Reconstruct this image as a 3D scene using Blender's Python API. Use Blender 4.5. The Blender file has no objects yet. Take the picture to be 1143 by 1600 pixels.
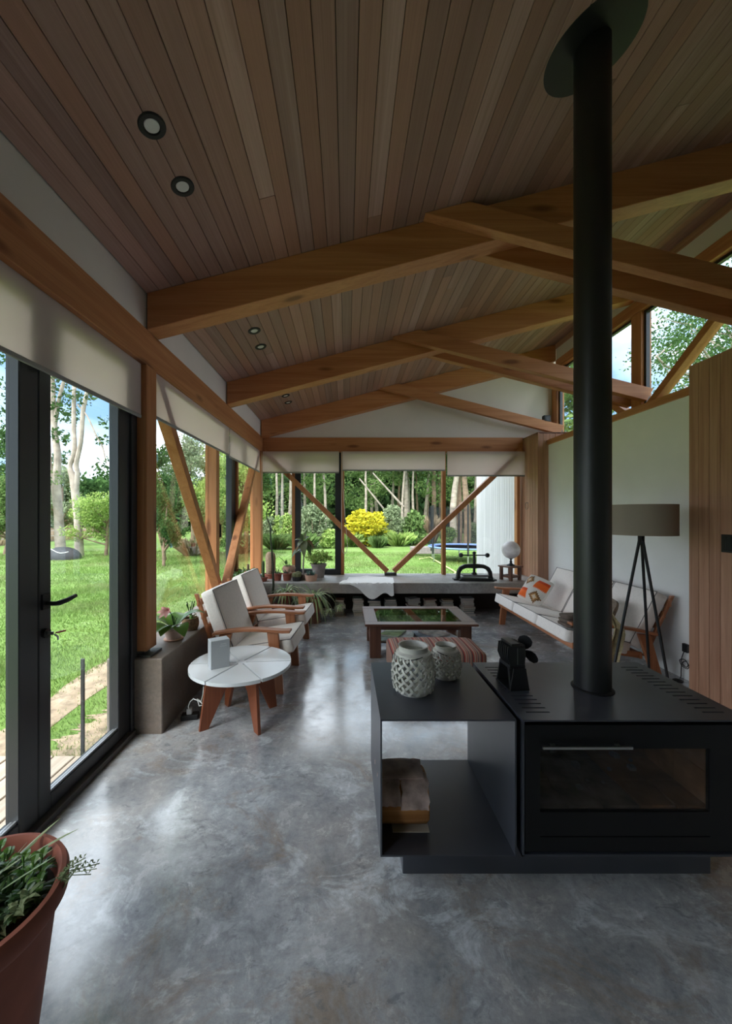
import bpy, bmesh, math, random
import numpy as np
from mathutils import Vector, Matrix

# ------------------------------------------------------------------ camera, sky, sun, exposure
SC = bpy.context.scene
COL = SC.collection
F, CX, CY, H = 595.0, 541.0, 806.0, 1.4      # focal length and vanishing point in pixels of the 1143x1600 frame, eye height
cam_d = bpy.data.cameras.new('camera')
cam = bpy.data.objects.new('camera', cam_d)
COL.objects.link(cam)
cam.location = (0, 0, H)
cam.rotation_euler = (math.pi / 2, 0, 0)
cam_d.sensor_fit = 'VERTICAL'
cam_d.sensor_height = 36
cam_d.lens = F / 1600 * 36
cam_d.shift_x = (571.5 - CX) / 1600
cam_d.shift_y = (CY - 800) / 1600
cam_d.clip_start = 0.02
cam_d.clip_end = 500
SC.camera = cam

SC.view_settings.view_transform = 'Standard'
SC.view_settings.look = 'None'
SC.view_settings.gamma = 1
SC.view_settings.use_curve_mapping = False
SC.view_settings.exposure = 0.95

world = bpy.data.worlds.new('world')
SC.world = world
world.use_nodes = True
wn = world.node_tree.nodes
wl = world.node_tree.links
wn.clear()
w_out = wn.new('ShaderNodeOutputWorld')
w_bg = wn.new('ShaderNodeBackground')
w_tc = wn.new('ShaderNodeTexCoord')
w_map = wn.new('ShaderNodeMapping')
w_map.inputs['Scale'].default_value = (1.0, 1.0, 1.9)
w_map.inputs['Location'].default_value = (10.96, 5.68, 3.27)
w_noise = wn.new('ShaderNodeTexNoise')
w_noise.inputs['Scale'].default_value = 1.9
w_noise.inputs['Detail'].default_value = 6
w_noise.inputs['Roughness'].default_value = 0.55
w_ramp = wn.new('ShaderNodeValToRGB')
w_ramp.color_ramp.elements[0].position = 0.38
w_ramp.color_ramp.elements[0].color = (0.075, 0.13, 0.22, 1)
w_ramp.color_ramp.elements[1].position = 0.58
w_ramp.color_ramp.elements[1].color = (0.86, 0.90, 1.0, 1)
w_e = w_ramp.color_ramp.elements.new(0.47)
w_e.color = (0.17, 0.22, 0.28, 1)
w_bg.inputs['Strength'].default_value = 3.7
wl.new(w_tc.outputs['Generated'], w_map.inputs['Vector'])
wl.new(w_map.outputs['Vector'], w_noise.inputs['Vector'])
wl.new(w_noise.outputs['Fac'], w_ramp.inputs['Fac'])
wl.new(w_ramp.outputs['Color'], w_bg.inputs['Color'])
wl.new(w_bg.outputs['Background'], w_out.inputs['Surface'])

# sun through thin cloud: very soft, from the left and behind the camera's left shoulder
sun_d = bpy.data.lights.new('sun', 'SUN')
sun_d.energy = 3.6
sun_d.angle = math.radians(35)
sun_d.color = (1.0, 0.985, 0.96)
sun = bpy.data.objects.new('sun', sun_d)
COL.objects.link(sun)
sun.rotation_euler = Vector((0.45, 0.70, -0.85)).to_track_quat('-Z', 'Y').to_euler()

def portal(name, loc, rot, sx, sy):
    d = bpy.data.lights.new(name, 'AREA')
    d.shape = 'RECTANGLE'
    d.size, d.size_y = sx, sy
    d.cycles.is_portal = True
    o = bpy.data.objects.new(name, d)
    COL.objects.link(o)
    o.location = loc
    o.rotation_euler = rot

R90 = math.pi / 2
portal('portal_left', (-1.6, 2.65, 1.2), (0, -R90, 0), 2.2, 6.5)
portal('portal_back', (0.62, 6.1, 1.28), (-R90, 0, 0), 4.2, 1.6)
portal('portal_right', (3.36, 3.0, 3.05), (0, R90, 0), 1.1, 6.0)

# ------------------------------------------------------------------ helpers
def P(u, v, Y):
    """point of the place seen at pixel (u, v) of the photograph at depth Y"""
    return Vector(((u - CX) * Y / F, Y, H - (v - CY) * Y / F))

class MB:
    def __init__(self):
        self.v, self.f = [], []
    def add(self, vs, fs):
        n = len(self.v)
        self.v += [tuple(p) for p in vs]
        self.f += [tuple(i + n for i in q) for q in fs]
        return self
    def box(self, x0, x1, y0, y1, z0, z1):
        vs = [(x, y, z) for z in (z0, z1) for y in (y0, y1) for x in (x0, x1)]
        return self.add(vs, [(0, 2, 3, 1), (4, 5, 7, 6), (0, 1, 5, 4), (2, 6, 7, 3), (0, 4, 6, 2), (1, 3, 7, 5)])
    def bar(self, p, q, w, h, up=(0, 0, 1)):
        p, q = Vector(p), Vector(q)
        d = (q - p).normalized()
        s = d.cross(Vector(up)).normalized()
        t = s.cross(d).normalized()
        vs = [c + s * (w / 2 * a) + t * (h / 2 * b) for c in (p, q) for a, b in ((-1, -1), (1, -1), (1, 1), (-1, 1))]
        return self.add(vs, [(0, 1, 2, 3), (7, 6, 5, 4), (0, 4, 5, 1), (1, 5, 6, 2), (2, 6, 7, 3), (3, 7, 4, 0)])
    def prism(self, poly, axis, a, b):
        """extrude a 2-D outline; axis 'y': outline is (x, z); 'x': (y, z); 'z': (x, y)"""
        def pt(p, t):
            return {'y': (p[0], t, p[1]), 'x': (t, p[0], p[1]), 'z': (p[0], p[1], t)}[axis]
        n = len(poly)
        vs = [pt(p, a) for p in poly] + [pt(p, b) for p in poly]
        fs = [tuple(range(n)), tuple(range(2 * n - 1, n - 1, -1))]
        fs += [(i, i + n, (i + 1) % n + n, (i + 1) % n) for i in range(n)]
        return self.add(vs, fs)
    def tube(self, pts, rad, n=8, cap=True):
        pts = [Vector(p) for p in pts]
        if not hasattr(rad, '__len__'):
            rad = [rad] * len(pts)
        vs, fs = [], []
        ref = None
        for i, p in enumerate(pts):
            d = (pts[min(i + 1, len(pts) - 1)] - pts[max(i - 1, 0)]).normalized()
            if ref is None:
                ref = Vector((1, 0, 0)) if abs(d.x) < 0.9 else Vector((0, 1, 0))
            s = (ref - d * ref.dot(d)).normalized()
            ref = s
            t = d.cross(s)
            for k in range(n):
                a = 2 * math.pi * k / n
                vs.append(p + (s * math.cos(a) + t * math.sin(a)) * rad[i])
        for i in range(len(pts) - 1):
            for k in range(n):
                a, b = i * n + k, i * n + (k + 1) % n
                fs.append((a, b, b + n, a + n))
        if cap:
            fs.append(tuple(range(n - 1, -1, -1)))
            fs.append(tuple(range((len(pts) - 1) * n, len(pts) * n)))
        return self.add(vs, fs)
    def lathe(self, prof, n=32, c=(0, 0, 0), close=False):
        vs, fs = [], []
        for r, z in prof:
            for k in range(n):
                a = 2 * math.pi * k / n
                vs.append((c[0] + r * math.cos(a), c[1] + r * math.sin(a), c[2] + z))
        m = len(prof)
        for i in range(m if close else m - 1):
            for k in range(n):
                a, b = i * n + k, i * n + (k + 1) % n
                j = ((i + 1) % m) * n
                fs.append((a, b, j + (k + 1) % n, j + k))
        if not close:
            if prof[0][0] > 1e-6:
                fs.append(tuple(range(n - 1, -1, -1)))
            if prof[-1][0] > 1e-6:
                fs.append(tuple(range((m - 1) * n, m * n)))
        return self.add(vs, fs)
    def ball(self, c, r, n=16, m=10, s=(1, 1, 1)):
        vs, fs = [], []
        for i in range(m + 1):
            th = math.pi * i / m
            for k in range(n):
                a = 2 * math.pi * k / n
                vs.append((c[0] + r * s[0] * math.sin(th) * math.cos(a), c[1] + r * s[1] * math.sin(th) * math.sin(a), c[2] - r * s[2] * math.cos(th)))
        for i in range(m):
            for k in range(n):
                a, b = i * n + k, i * n + (k + 1) % n
                fs.append((a, b, b + n, a + n))
        return self.add(vs, fs)
    def strip(self, pts, widths, side):
        """a thin leaf: a ribbon along pts, folded a little along its midrib"""
        pts = [Vector(p) for p in pts]
        side = Vector(side)
        vs, fs = [], []
        for i, p in enumerate(pts):
            d = (pts[min(i + 1, len(pts) - 1)] - pts[max(i - 1, 0)])
            s = side - d * (side.dot(d) / max(d.length_squared, 1e-9))
            s.normalize()
            nrm = s.cross(d)
            if nrm.length > 1e-9:
                nrm.normalize()
            w = widths[i] / 2
            vs += [p - s * w + nrm * w * 0.25, p, p + s * w + nrm * w * 0.25]
        for i in range(len(pts) - 1):
            a = i * 3
            fs += [(a, a + 1, a + 4, a + 3), (a + 1, a + 2, a + 5, a + 4)]
        return self.add(vs, fs)
    def mesh(self, name, bevel=0.0, seg=1, smooth=False, angle=40):
        me = bpy.data.meshes.new(name)
        me.from_pydata(self.v, [], self.f)
        if bevel or smooth:
            bm = bmesh.new()
            bm.from_mesh(me)
            if bevel:
                bmesh.ops.bevel(bm, geom=list(bm.edges), offset=bevel, segments=seg, profile=0.5, affect='EDGES', clamp_overlap=True)
            bmesh.ops.recalc_face_normals(bm, faces=list(bm.faces))
            bm.to_mesh(me)
            bm.free()
        else:
            bm = bmesh.new()
            bm.from_mesh(me)
            bmesh.ops.recalc_face_normals(bm, faces=list(bm.faces))
            bm.to_mesh(me)
            bm.free()
        if smooth:
            for p in me.polygons:
                p.use_smooth = True
            me.set_sharp_from_angle(angle=math.radians(angle))
        me.update()
        return me
    def build(self, name, m, parent=None, loc=None, **kw):
        return link(name, self.mesh(name, **kw), m, parent, loc)

def link(name, me, m, parent=None, loc=None):
    o = bpy.data.objects.new(name, me)
    COL.objects.link(o)
    if m is not None and not me.materials:
        me.materials.append(m)
    if parent is not None:
        o.parent = parent
    if loc is not None:
        o.location = loc
    return o

def tag(o, label=None, cat=None, group=None, kind=None):
    if label: o['label'] = label
    if cat: o['category'] = cat
    if group: o['group'] = group
    if kind: o['kind'] = kind
    return o

def thing(name, label, cat, loc=(0, 0, 0), rz=0.0, group=None):
    o = bpy.data.objects.new(name, None)
    COL.objects.link(o)
    o.empty_display_size = 0.1
    o.location = loc
    o.rotation_euler = (0, 0, rz)
    return tag(o, label, cat, group)

def struct(name, label=None, loc=(0, 0, 0)):
    o = bpy.data.objects.new(name, None)
    COL.objects.link(o)
    o.location = loc
    return tag(o, label, kind='structure')

def S(o, label=None):
    return tag(o, label, kind='structure')

def dup(root, loc, rz, label, group=None, scale=None):
    r = root.copy()
    COL.objects.link(r)
    r.location = loc
    r.rotation_euler = (0, 0, rz)
    if scale: r.scale = scale
    r['label'] = label
    if group: r['group'] = group
    for ch in list(root.children):
        c = ch.copy()
        COL.objects.link(c)
        c.parent = r
        for g in list(ch.children):
            d = g.copy()
            COL.objects.link(d)
            d.parent = c
    return r

def cushion(sx, sy, sz, puff=0.012, n=10, edge=0.03):
    """a soft rectangular cushion centred on the origin: rounded edges and swollen faces"""
    bm = bmesh.new()
    bmesh.ops.create_cube(bm, size=1)
    bmesh.ops.subdivide_edges(bm, edges=list(bm.edges), cuts=n, use_grid_fill=True)
    h = (sx / 2, sy / 2, sz / 2)
    for v in bm.verts:
        q = [v.co[i] * 2 for i in range(3)]
        p = [q[i] * h[i] for i in range(3)]
        c = [max(-(h[i] - edge), min(h[i] - edge, p[i])) for i in range(3)]
        d = Vector([p[i] - c[i] for i in range(3)])
        if d.length > 1e-9:
            k = max(abs(d.x), abs(d.y), abs(d.z))
            d = d.normalized() * k
        w = [1 - abs(x) ** 2.2 for x in q]
        out = Vector(c) + d
        for i in range(3):
            j, l = (i + 1) % 3, (i + 2) % 3
            out[i] += puff * q[i] * w[j] * w[l] * (1.6 if h[i] == min(h) else 0.5)
        v.co = out
    bmesh.ops.recalc_face_normals(bm, faces=list(bm.faces))
    me = bpy.data.meshes.new('cushion')
    bm.to_mesh(me)
    bm.free()
    for p in me.polygons:
        p.use_smooth = True
    return me

def loop_tube(pts, r, n=6):
    m = MB()
    pts = [Vector(p) for p in pts]
    m.tube(pts + [pts[0]], r, n=n, cap=False)
    return m

# ------------------------------------------------------------------ materials
def new_mat(name):
    m = bpy.data.materials.new(name)
    m.use_nodes = True
    nt = m.node_tree
    return m, nt, nt.nodes['Principled BSDF']

def N(nt, typ, **kw):
    n = nt.nodes.new(typ)
    for k, v in kw.items():
        if hasattr(n, k):
            setattr(n, k, v)
        else:
            n.inputs[k].default_value = v
    return n

def flat(name, c, rough=0.5, metal=0.0, spec=0.5, sheen=0.0, noise=0.0, nscale=8.0, bump=0.0):
    m, nt, b = new_mat(name)
    b.inputs['Base Color'].default_value = (*c, 1)
    b.inputs['Roughness'].default_value = rough
    b.inputs['Metallic'].default_value = metal
    b.inputs['Specular IOR Level'].default_value = spec
    if sheen:
        b.inputs['Sheen Weight'].default_value = sheen
    if noise or bump:
        tc = N(nt, 'ShaderNodeTexCoord')
        no = N(nt, 'ShaderNodeTexNoise', Scale=nscale, Detail=5.0)
        nt.links.new(tc.outputs['Object'], no.inputs['Vector'])
        if noise:
            r = N(nt, 'ShaderNodeValToRGB')
            r.color_ramp.elements[0].position, r.color_ramp.elements[1].position = 0.3, 0.7
            r.color_ramp.elements[0].color = (*[x * (1 - noise) for x in c], 1)
            r.color_ramp.elements[1].color = (*[min(1, x * (1 + noise)) for x in c], 1)
            nt.links.new(no.outputs['Fac'], r.inputs['Fac'])
            nt.links.new(r.outputs['Color'], b.inputs['Base Color'])
        if bump:
            bp = N(nt, 'ShaderNodeBump', Strength=bump, Distance=0.01)
            nt.links.new(no.outputs['Fac'], bp.inputs['Height'])
            nt.links.new(bp.outputs['Normal'], b.inputs['Normal'])
    return m

def wood(name, c1, c2, grain='y', rough=0.5, var=0.15, hue=None, knots=0.0, across=16.0, along=0.9, spec=0.35):
    m, nt, b = new_mat(name)
    L = nt.links.new
    tc = N(nt, 'ShaderNodeTexCoord')
    oi = N(nt, 'ShaderNodeObjectInfo')
    off = N(nt, 'ShaderNodeVectorMath', operation='SCALE')
    one = N(nt, 'ShaderNodeCombineXYZ')
    for i in range(3):
        L(oi.outputs['Random'], one.inputs[i])
    L(one.outputs[0], off.inputs[0])
    off.inputs['Scale'].default_value = 7.3
    ad = N(nt, 'ShaderNodeVectorMath', operation='ADD')
    L(tc.outputs['Object'], ad.inputs[0])
    L(off.outputs[0], ad.inputs[1])
    mp = N(nt, 'ShaderNodeMapping')
    sc = {'x': (along, across, across), 'y': (across, along, across), 'z': (across, across, along)}[grain]
    mp.inputs['Scale'].default_value = sc
    L(ad.outputs[0], mp.inputs['Vector'])
    n1 = N(nt, 'ShaderNodeTexNoise', Scale=1.0, Detail=6.0, Roughness=0.6, Distortion=0.7)
    L(mp.outputs[0], n1.inputs['Vector'])
    mp2 = N(nt, 'ShaderNodeMapping')
    mp2.inputs['Scale'].default_value = [s * (8 if s == across else 2.5) for s in sc]
    L(ad.outputs[0], mp2.inputs['Vector'])
    n2 = N(nt, 'ShaderNodeTexNoise', Scale=1.0, Detail=3.0)
    L(mp2.outputs[0], n2.inputs['Vector'])
    ramp = N(nt, 'ShaderNodeValToRGB')
    ramp.color_ramp.elements[0].position, ramp.color_ramp.elements[1].position = 0.32, 0.68
    ramp.color_ramp.elements[0].color, ramp.color_ramp.elements[1].color = (*c1, 1), (*c2, 1)
    L(n1.outputs['Fac'], ramp.inputs['Fac'])
    fib = N(nt, 'ShaderNodeMapRange')
    fib.inputs['To Min'].default_value, fib.inputs['To Max'].default_value = 0.8, 1.2
    L(n2.outputs['Fac'], fib.inputs['Value'])
    vr = N(nt, 'ShaderNodeMapRange')
    vr.inputs['To Min'].default_value, vr.inputs['To Max'].default_value = 1 - var, 1 + var
    L(oi.outputs['Random'], vr.inputs['Value'])
    mu = N(nt, 'ShaderNodeMath', operation='MULTIPLY')
    L(fib.outputs[0], mu.inputs[0])
    L(vr.outputs[0], mu.inputs[1])
    hs = N(nt, 'ShaderNodeHueSaturation')
    L(mu.outputs[0], hs.inputs['Value'])
    col = ramp.outputs['Color']
    if hue:                                   # a second colour taken by some of the pieces
        r2 = N(nt, 'ShaderNodeMath', operation='MULTIPLY')
        L(oi.outputs['Random'], r2.inputs[0])
        r2.inputs[1].default_value = 17.31
        fr = N(nt, 'ShaderNodeMath', operation='FRACT')
        L(r2.outputs[0], fr.inputs[0])
        mx = N(nt, 'ShaderNodeMixRGB')
        L(fr.outputs[0], mx.inputs['Fac'])
        L(col, mx.inputs['Color1'])
        mx.inputs['Color2'].default_value = (*hue, 1)
        col = mx.outputs['Color']
    L(col, hs.inputs['Color'])
    col = hs.outputs['Color']
    if knots:
        mpk = N(nt, 'ShaderNodeMapping')
        mpk.inputs['Scale'].default_value = {'x': (1.5, 5.5, 5.5), 'y': (5.5, 1.5, 5.5), 'z': (5.5, 5.5, 1.5)}[grain]
        L(ad.outputs[0], mpk.inputs['Vector'])
        vo = N(nt, 'ShaderNodeTexVoronoi', Scale=1.0)
        L(mpk.outputs[0], vo.inputs['Vector'])
        kr = N(nt, 'ShaderNodeValToRGB')
        kr.color_ramp.elements[0].position, kr.color_ramp.elements[1].position = 0.10, 0.19
        kr.color_ramp.elements[0].color, kr.color_ramp.elements[1].color = (1, 1, 1, 1), (0, 0, 0, 1)
        L(vo.outputs['Distance'], kr.inputs['Fac'])
        km = N(nt, 'ShaderNodeMath', operation='MULTIPLY')
        L(kr.outputs['Color'], km.inputs[0])
        km.inputs[1].default_value = knots
        mk = N(nt, 'ShaderNodeMixRGB')
        L(km.outputs[0], mk.inputs['Fac'])
        L(col, mk.inputs['Color1'])
        mk.inputs['Color2'].default_value = (c1[0] * 0.35, c1[1] * 0.28, c1[2] * 0.25, 1)
        col = mk.outputs['Color']
    L(col, b.inputs['Base Color'])
    b.inputs['Roughness'].default_value = rough
    b.inputs['Specular IOR Level'].default_value = spec
    bp = N(nt, 'ShaderNodeBump', Strength=0.18, Distance=0.004)
    L(n2.outputs['Fac'], bp.inputs['Height'])
    L(bp.outputs['Normal'], b.inputs['Normal'])
    return m

def concrete(name, dark, light, stain, rough=(0.22, 0.5), scale=1.0, bump=0.12, spec=0.5, floor=False):
    m, nt, b = new_mat(name)
    L = nt.links.new
    tc = N(nt, 'ShaderNodeTexCoord')
    n1 = N(nt, 'ShaderNodeTexNoise', Scale=1.5 * scale, Detail=9.0, Roughness=0.68, Distortion=0.2)
    n2 = N(nt, 'ShaderNodeTexNoise', Scale=5.5 * scale, Detail=10.0, Roughness=0.78, Distortion=0.35)
    n3 = N(nt, 'ShaderNodeTexNoise', Scale=0.55 * scale, Detail=4.0, Roughness=0.5)
    n4 = N(nt, 'ShaderNodeTexNoise', Scale=34.0 * scale, Detail=7.0, Roughness=0.75)
    for n in (n1, n2, n3, n4):
        L(tc.outputs['Object'], n.inputs['Vector'])
    mix = N(nt, 'ShaderNodeMixRGB')
    mix.inputs['Fac'].default_value = 0.5
    L(n1.outputs['Fac'], mix.inputs['Color1'])
    L(n2.outputs['Fac'], mix.inputs['Color2'])
    r = N(nt, 'ShaderNodeValToRGB')
    e = r.color_ramp.elements
    e[0].position, e[1].position = 0.42, 0.58
    e[0].color, e[1].color = (*dark, 1), (*light, 1)
    L(mix.outputs['Color'], r.inputs['Fac'])
    st = N(nt, 'ShaderNodeValToRGB')
    st.color_ramp.elements[0].position, st.color_ramp.elements[1].position = 0.5, 0.72
    st.color_ramp.elements[0].color, st.color_ramp.elements[1].color = (0, 0, 0, 1), (0.65, 0.65, 0.65, 1)
    n5 = N(nt, 'ShaderNodeMixRGB', blend_type='MULTIPLY')
    n5.inputs['Fac'].default_value = 0.5
    L(n3.outputs['Fac'], n5.inputs['Color1'])
    L(n2.outputs['Fac'], n5.inputs['Color2'])
    n6 = N(nt, 'ShaderNodeMath', operation='MULTIPLY')
    L(n5.outputs['Color'], n6.inputs[0])
    n6.inputs[1].default_value = 1.5
    L(n6.outputs[0], st.inputs['Fac'])
    m2 = N(nt, 'ShaderNodeMixRGB')
    L(st.outputs['Color'], m2.inputs['Fac'])
    L(r.outputs['Color'], m2.inputs['Color1'])
    m2.inputs['Color2'].default_value = (*stain, 1)
    if floor:                                # pale trowel smears and brown blotches of the polished slab
        mpf = N(nt, 'ShaderNodeMapping')
        mpf.inputs['Scale'].default_value = (1.0, 1.5, 1.0)
        mpf.inputs['Rotation'].default_value = (0, 0, 0.5)
        L(tc.outputs['Object'], mpf.inputs['Vector'])
        for sc_, p0, p1, cc, am, seed in ((3.1, 0.53, 0.62, (0.66, 0.69, 0.73), 0.7, 3.0), (2.3, 0.52, 0.66, (0.33, 0.255, 0.20), 0.75, 9.0), (11.0, 0.57, 0.63, (0.20, 0.21, 0.225), 0.6, 17.0)):
            nf = N(nt, 'ShaderNodeTexNoise', Scale=sc_, Detail=11.0, Roughness=0.74, Distortion=0.9)
            ofs = N(nt, 'ShaderNodeVectorMath', operation='ADD')
            ofs.inputs[1].default_value = (seed, seed * 0.7, 0)
            L(mpf.outputs[0], ofs.inputs[0])
            L(ofs.outputs[0], nf.inputs['Vector'])
            rf = N(nt, 'ShaderNodeValToRGB')
            rf.color_ramp.elements[0].position, rf.color_ramp.elements[1].position = p0, p1
            rf.color_ramp.elements[0].color, rf.color_ramp.elements[1].color = (0, 0, 0, 1), (am, am, am, 1)
            L(nf.outputs['Fac'], rf.inputs['Fac'])
            m3 = N(nt, 'ShaderNodeMixRGB')
            L(rf.outputs['Color'], m3.inputs['Fac'])
            L(m2.outputs['Color'], m3.inputs['Color1'])
            m3.inputs['Color2'].default_value = (*cc, 1)
            m2 = m3
    fine = N(nt, 'ShaderNodeMapRange')
    fine.inputs['From Min'].default_value, fine.inputs['From Max'].default_value = 0.25, 0.75
    fine.inputs['To Min'].default_value, fine.inputs['To Max'].default_value = 0.74, 1.2
    L(n4.outputs['Fac'], fine.inputs['Value'])
    hs = N(nt, 'ShaderNodeHueSaturation')
    L(m2.outputs['Color'], hs.inputs['Color'])
    L(fine.outputs[0], hs.inputs['Value'])
    if floor:
        b.inputs['Coat Weight'].default_value = 0.6
        b.inputs['Coat Roughness'].default_value = 0.14
    L(hs.outputs['Color'], b.inputs['Base Color'])
    rr = N(nt, 'ShaderNodeMapRange')
    rr.inputs['From Min'].default_value, rr.inputs['From Max'].default_value = 0.35, 0.65
    rr.inputs['To Min'].default_value, rr.inputs['To Max'].default_value = rough
    L(n2.outputs['Fac'], rr.inputs['Value'])
    L(rr.outputs[0], b.inputs['Roughness'])
    b.inputs['Specular IOR Level'].default_value = spec
    bp = N(nt, 'ShaderNodeBump', Strength=bump, Distance=0.01)
    L(mix.outputs['Color'], bp.inputs['Height'])
    L(bp.outputs['Normal'], b.inputs['Normal'])
    return m

def glass(name, tint=(0.96, 0.98, 0.97), ior=1.45, rough=0.0):
    m = bpy.data.materials.new(name)
    m.use_nodes = True
    nt = m.node_tree
    nt.nodes.clear()
    out = N(nt, 'ShaderNodeOutputMaterial')
    tr = N(nt, 'ShaderNodeBsdfTransparent')
    tr.inputs['Color'].default_value = (*tint, 1)
    gl = N(nt, 'ShaderNodeBsdfGlossy')
    gl.inputs['Roughness'].default_value = rough
    fr = N(nt, 'ShaderNodeFresnel')
    ge = N(nt, 'ShaderNodeNewGeometry')             # a thin sheet: both faces reflect alike
    mr = N(nt, 'ShaderNodeMapRange')
    mr.inputs['To Min'].default_value, mr.inputs['To Max'].default_value = ior, 1 / ior
    nt.links.new(ge.outputs['Backfacing'], mr.inputs['Value'])
    nt.links.new(mr.outputs[0], fr.inputs['IOR'])
    mx = N(nt, 'ShaderNodeMixShader')
    nt.links.new(fr.outputs[0], mx.inputs[0])
    nt.links.new(tr.outputs[0], mx.inputs[1])
    nt.links.new(gl.outputs[0], mx.inputs[2])
    nt.links.new(mx.outputs[0], out.inputs['Surface'])
    return m

def cloth_through(name, c, trans=0.3, clear=0.0):
    m = bpy.data.materials.new(name)
    m.use_nodes = True
    nt = m.node_tree
    nt.nodes.clear()
    L = nt.links.new
    out = N(nt, 'ShaderNodeOutputMaterial')
    d = N(nt, 'ShaderNodeBsdfDiffuse')
    t = N(nt, 'ShaderNodeBsdfTranslucent')
    d.inputs['Color'].default_value = t.inputs['Color'].default_value = (*c, 1)
    mx = N(nt, 'ShaderNodeMixShader')
    mx.inputs[0].default_value = trans
    L(d.outputs[0], mx.inputs[1])
    L(t.outputs[0], mx.inputs[2])
    last = mx
    if clear:
        tr = N(nt, 'ShaderNodeBsdfTransparent')
        m2 = N(nt, 'ShaderNodeMixShader')
        m2.inputs[0].default_value = clear
        L(mx.outputs[0], m2.inputs[1])
        L(tr.outputs[0], m2.inputs[2])
        last = m2
    L(last.outputs[0], out.inputs['Surface'])
    return m

def leafmat(name, c1, c2, trans=0.35, patch=0.0, pcol=(0.3, 0.3, 0.1), pscale=0.6, rough=None):
    """foliage: every leaf its own tone between c1 and c2, some light let through"""
    m = bpy.data.materials.new(name)
    m.use_nodes = True
    nt = m.node_tree
    nt.nodes.clear()
    L = nt.links.new
    out = N(nt, 'ShaderNodeOutputMaterial')
    g = N(nt, 'ShaderNodeNewGeometry')
    r = N(nt, 'ShaderNodeMixRGB')
    r.inputs['Color1'].default_value, r.inputs['Color2'].default_value = (*c1, 1), (*c2, 1)
    L(g.outputs['Random Per Island'], r.inputs['Fac'])
    col = r.outputs['Color']
    if patch:
        tc = N(nt, 'ShaderNodeTexCoord')
        no = N(nt, 'ShaderNodeTexNoise', Scale=pscale, Detail=4.0)
        L(tc.outputs['Object'], no.inputs['Vector'])
        rp = N(nt, 'ShaderNodeValToRGB')
        rp.color_ramp.elements[0].position, rp.color_ramp.elements[1].position = 0.45, 0.65
        rp.color_ramp.elements[0].color, rp.color_ramp.elements[1].color = (0, 0, 0, 1), (patch, patch, patch, 1)
        L(no.outputs['Fac'], rp.inputs['Fac'])
        mm = N(nt, 'ShaderNodeMixRGB')
        L(rp.outputs['Color'], mm.inputs['Fac'])
        L(col, mm.inputs['Color1'])
        mm.inputs['Color2'].default_value = (*pcol, 1)
        col = mm.outputs['Color']
    d = N(nt, 'ShaderNodeBsdfDiffuse')
    t = N(nt, 'ShaderNodeBsdfTranslucent')
    L(col, d.inputs['Color'])
    L(col, t.inputs['Color'])
    mx = N(nt, 'ShaderNodeMixShader')
    mx.inputs[0].default_value = trans
    L(d.outputs[0], mx.inputs[1])
    L(t.outputs[0], mx.inputs[2])
    last = mx
    if rough is not None:
        gl = N(nt, 'ShaderNodeBsdfGlossy')
        gl.inputs['Roughness'].default_value = rough
        fr = N(nt, 'ShaderNodeFresnel', IOR=1.4)
        m3 = N(nt, 'ShaderNodeMixShader')
        L(fr.outputs[0], m3.inputs[0])
        L(mx.outputs[0], m3.inputs[1])
        L(gl.outputs[0], m3.inputs[2])
        last = m3
    L(last.outputs[0], out.inputs['Surface'])
    return m

M = {}
for ax in 'xyz':
    M['fir_' + ax] = wood('fir_' + ax, (0.40, 0.15, 0.055), (0.53, 0.235, 0.10), ax, rough=0.5, var=0.08, knots=0.75)
    M['cedar_' + ax] = wood('cedar_' + ax, (0.38, 0.185, 0.11), (0.54, 0.305, 0.195), ax, rough=0.6, var=0.1, across=22)
    M['walnut_' + ax] = wood('walnut_' + ax, (0.10, 0.04, 0.025), (0.17, 0.075, 0.045), ax, rough=0.35, var=0.05, across=25, spec=0.5)
    M['teak_' + ax] = wood('teak_' + ax, (0.33, 0.115, 0.045), (0.46, 0.185, 0.085), ax, rough=0.38, var=0.05, across=25, spec=0.5)
for ax in 'z':
    M['mahogany_' + ax] = wood('mahogany_' + ax, (0.19, 0.05, 0.02), (0.30, 0.088, 0.036), ax, rough=0.4, var=0.05, across=25, spec=0.5)
M['plank'] = wood('ceiling_board', (0.33, 0.195, 0.165), (0.45, 0.295, 0.26), 'y', rough=0.6, var=0.2, hue=(0.35, 0.185, 0.135), across=20, along=0.7)
M['whitewash'] = wood('whitewashed_board', (0.72, 0.665, 0.695), (0.84, 0.78, 0.815), 'z', rough=0.7, var=0.06, across=20)
M['deck'] = wood('deck_board', (0.42, 0.33, 0.25), (0.55, 0.46, 0.37), 'y', rough=0.7, var=0.1)
M['gap'] = flat('ceiling_gap', (0.012, 0.010, 0.009), 0.9)
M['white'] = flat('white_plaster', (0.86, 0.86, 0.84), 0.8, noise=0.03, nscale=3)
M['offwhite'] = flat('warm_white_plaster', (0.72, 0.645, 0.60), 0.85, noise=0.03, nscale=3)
M['soffit'] = flat('soffit_white', (0.75, 0.75, 0.73), 0.8)
M['floor'] = concrete('polished_concrete', (0.27, 0.285, 0.31), (0.53, 0.55, 0.585), (0.37, 0.30, 0.245), rough=(0.07, 0.34), spec=1.0, floor=True)
M['concrete'] = concrete('cast_concrete', (0.15, 0.145, 0.138), (0.29, 0.28, 0.265), (0.19, 0.125, 0.085), rough=(0.4, 0.6), scale=1.8)
M['bench'] = concrete('bench_concrete', (0.26, 0.25, 0.24), (0.44, 0.425, 0.41), (0.30, 0.23, 0.18), rough=(0.35, 0.55), scale=1.8)
M['alu'] = flat('dark_grey_aluminium', (0.028, 0.030, 0.034), 0.38, spec=0.5)
M['alu2'] = flat('grey_threshold', (0.10, 0.095, 0.095), 0.5)
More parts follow.
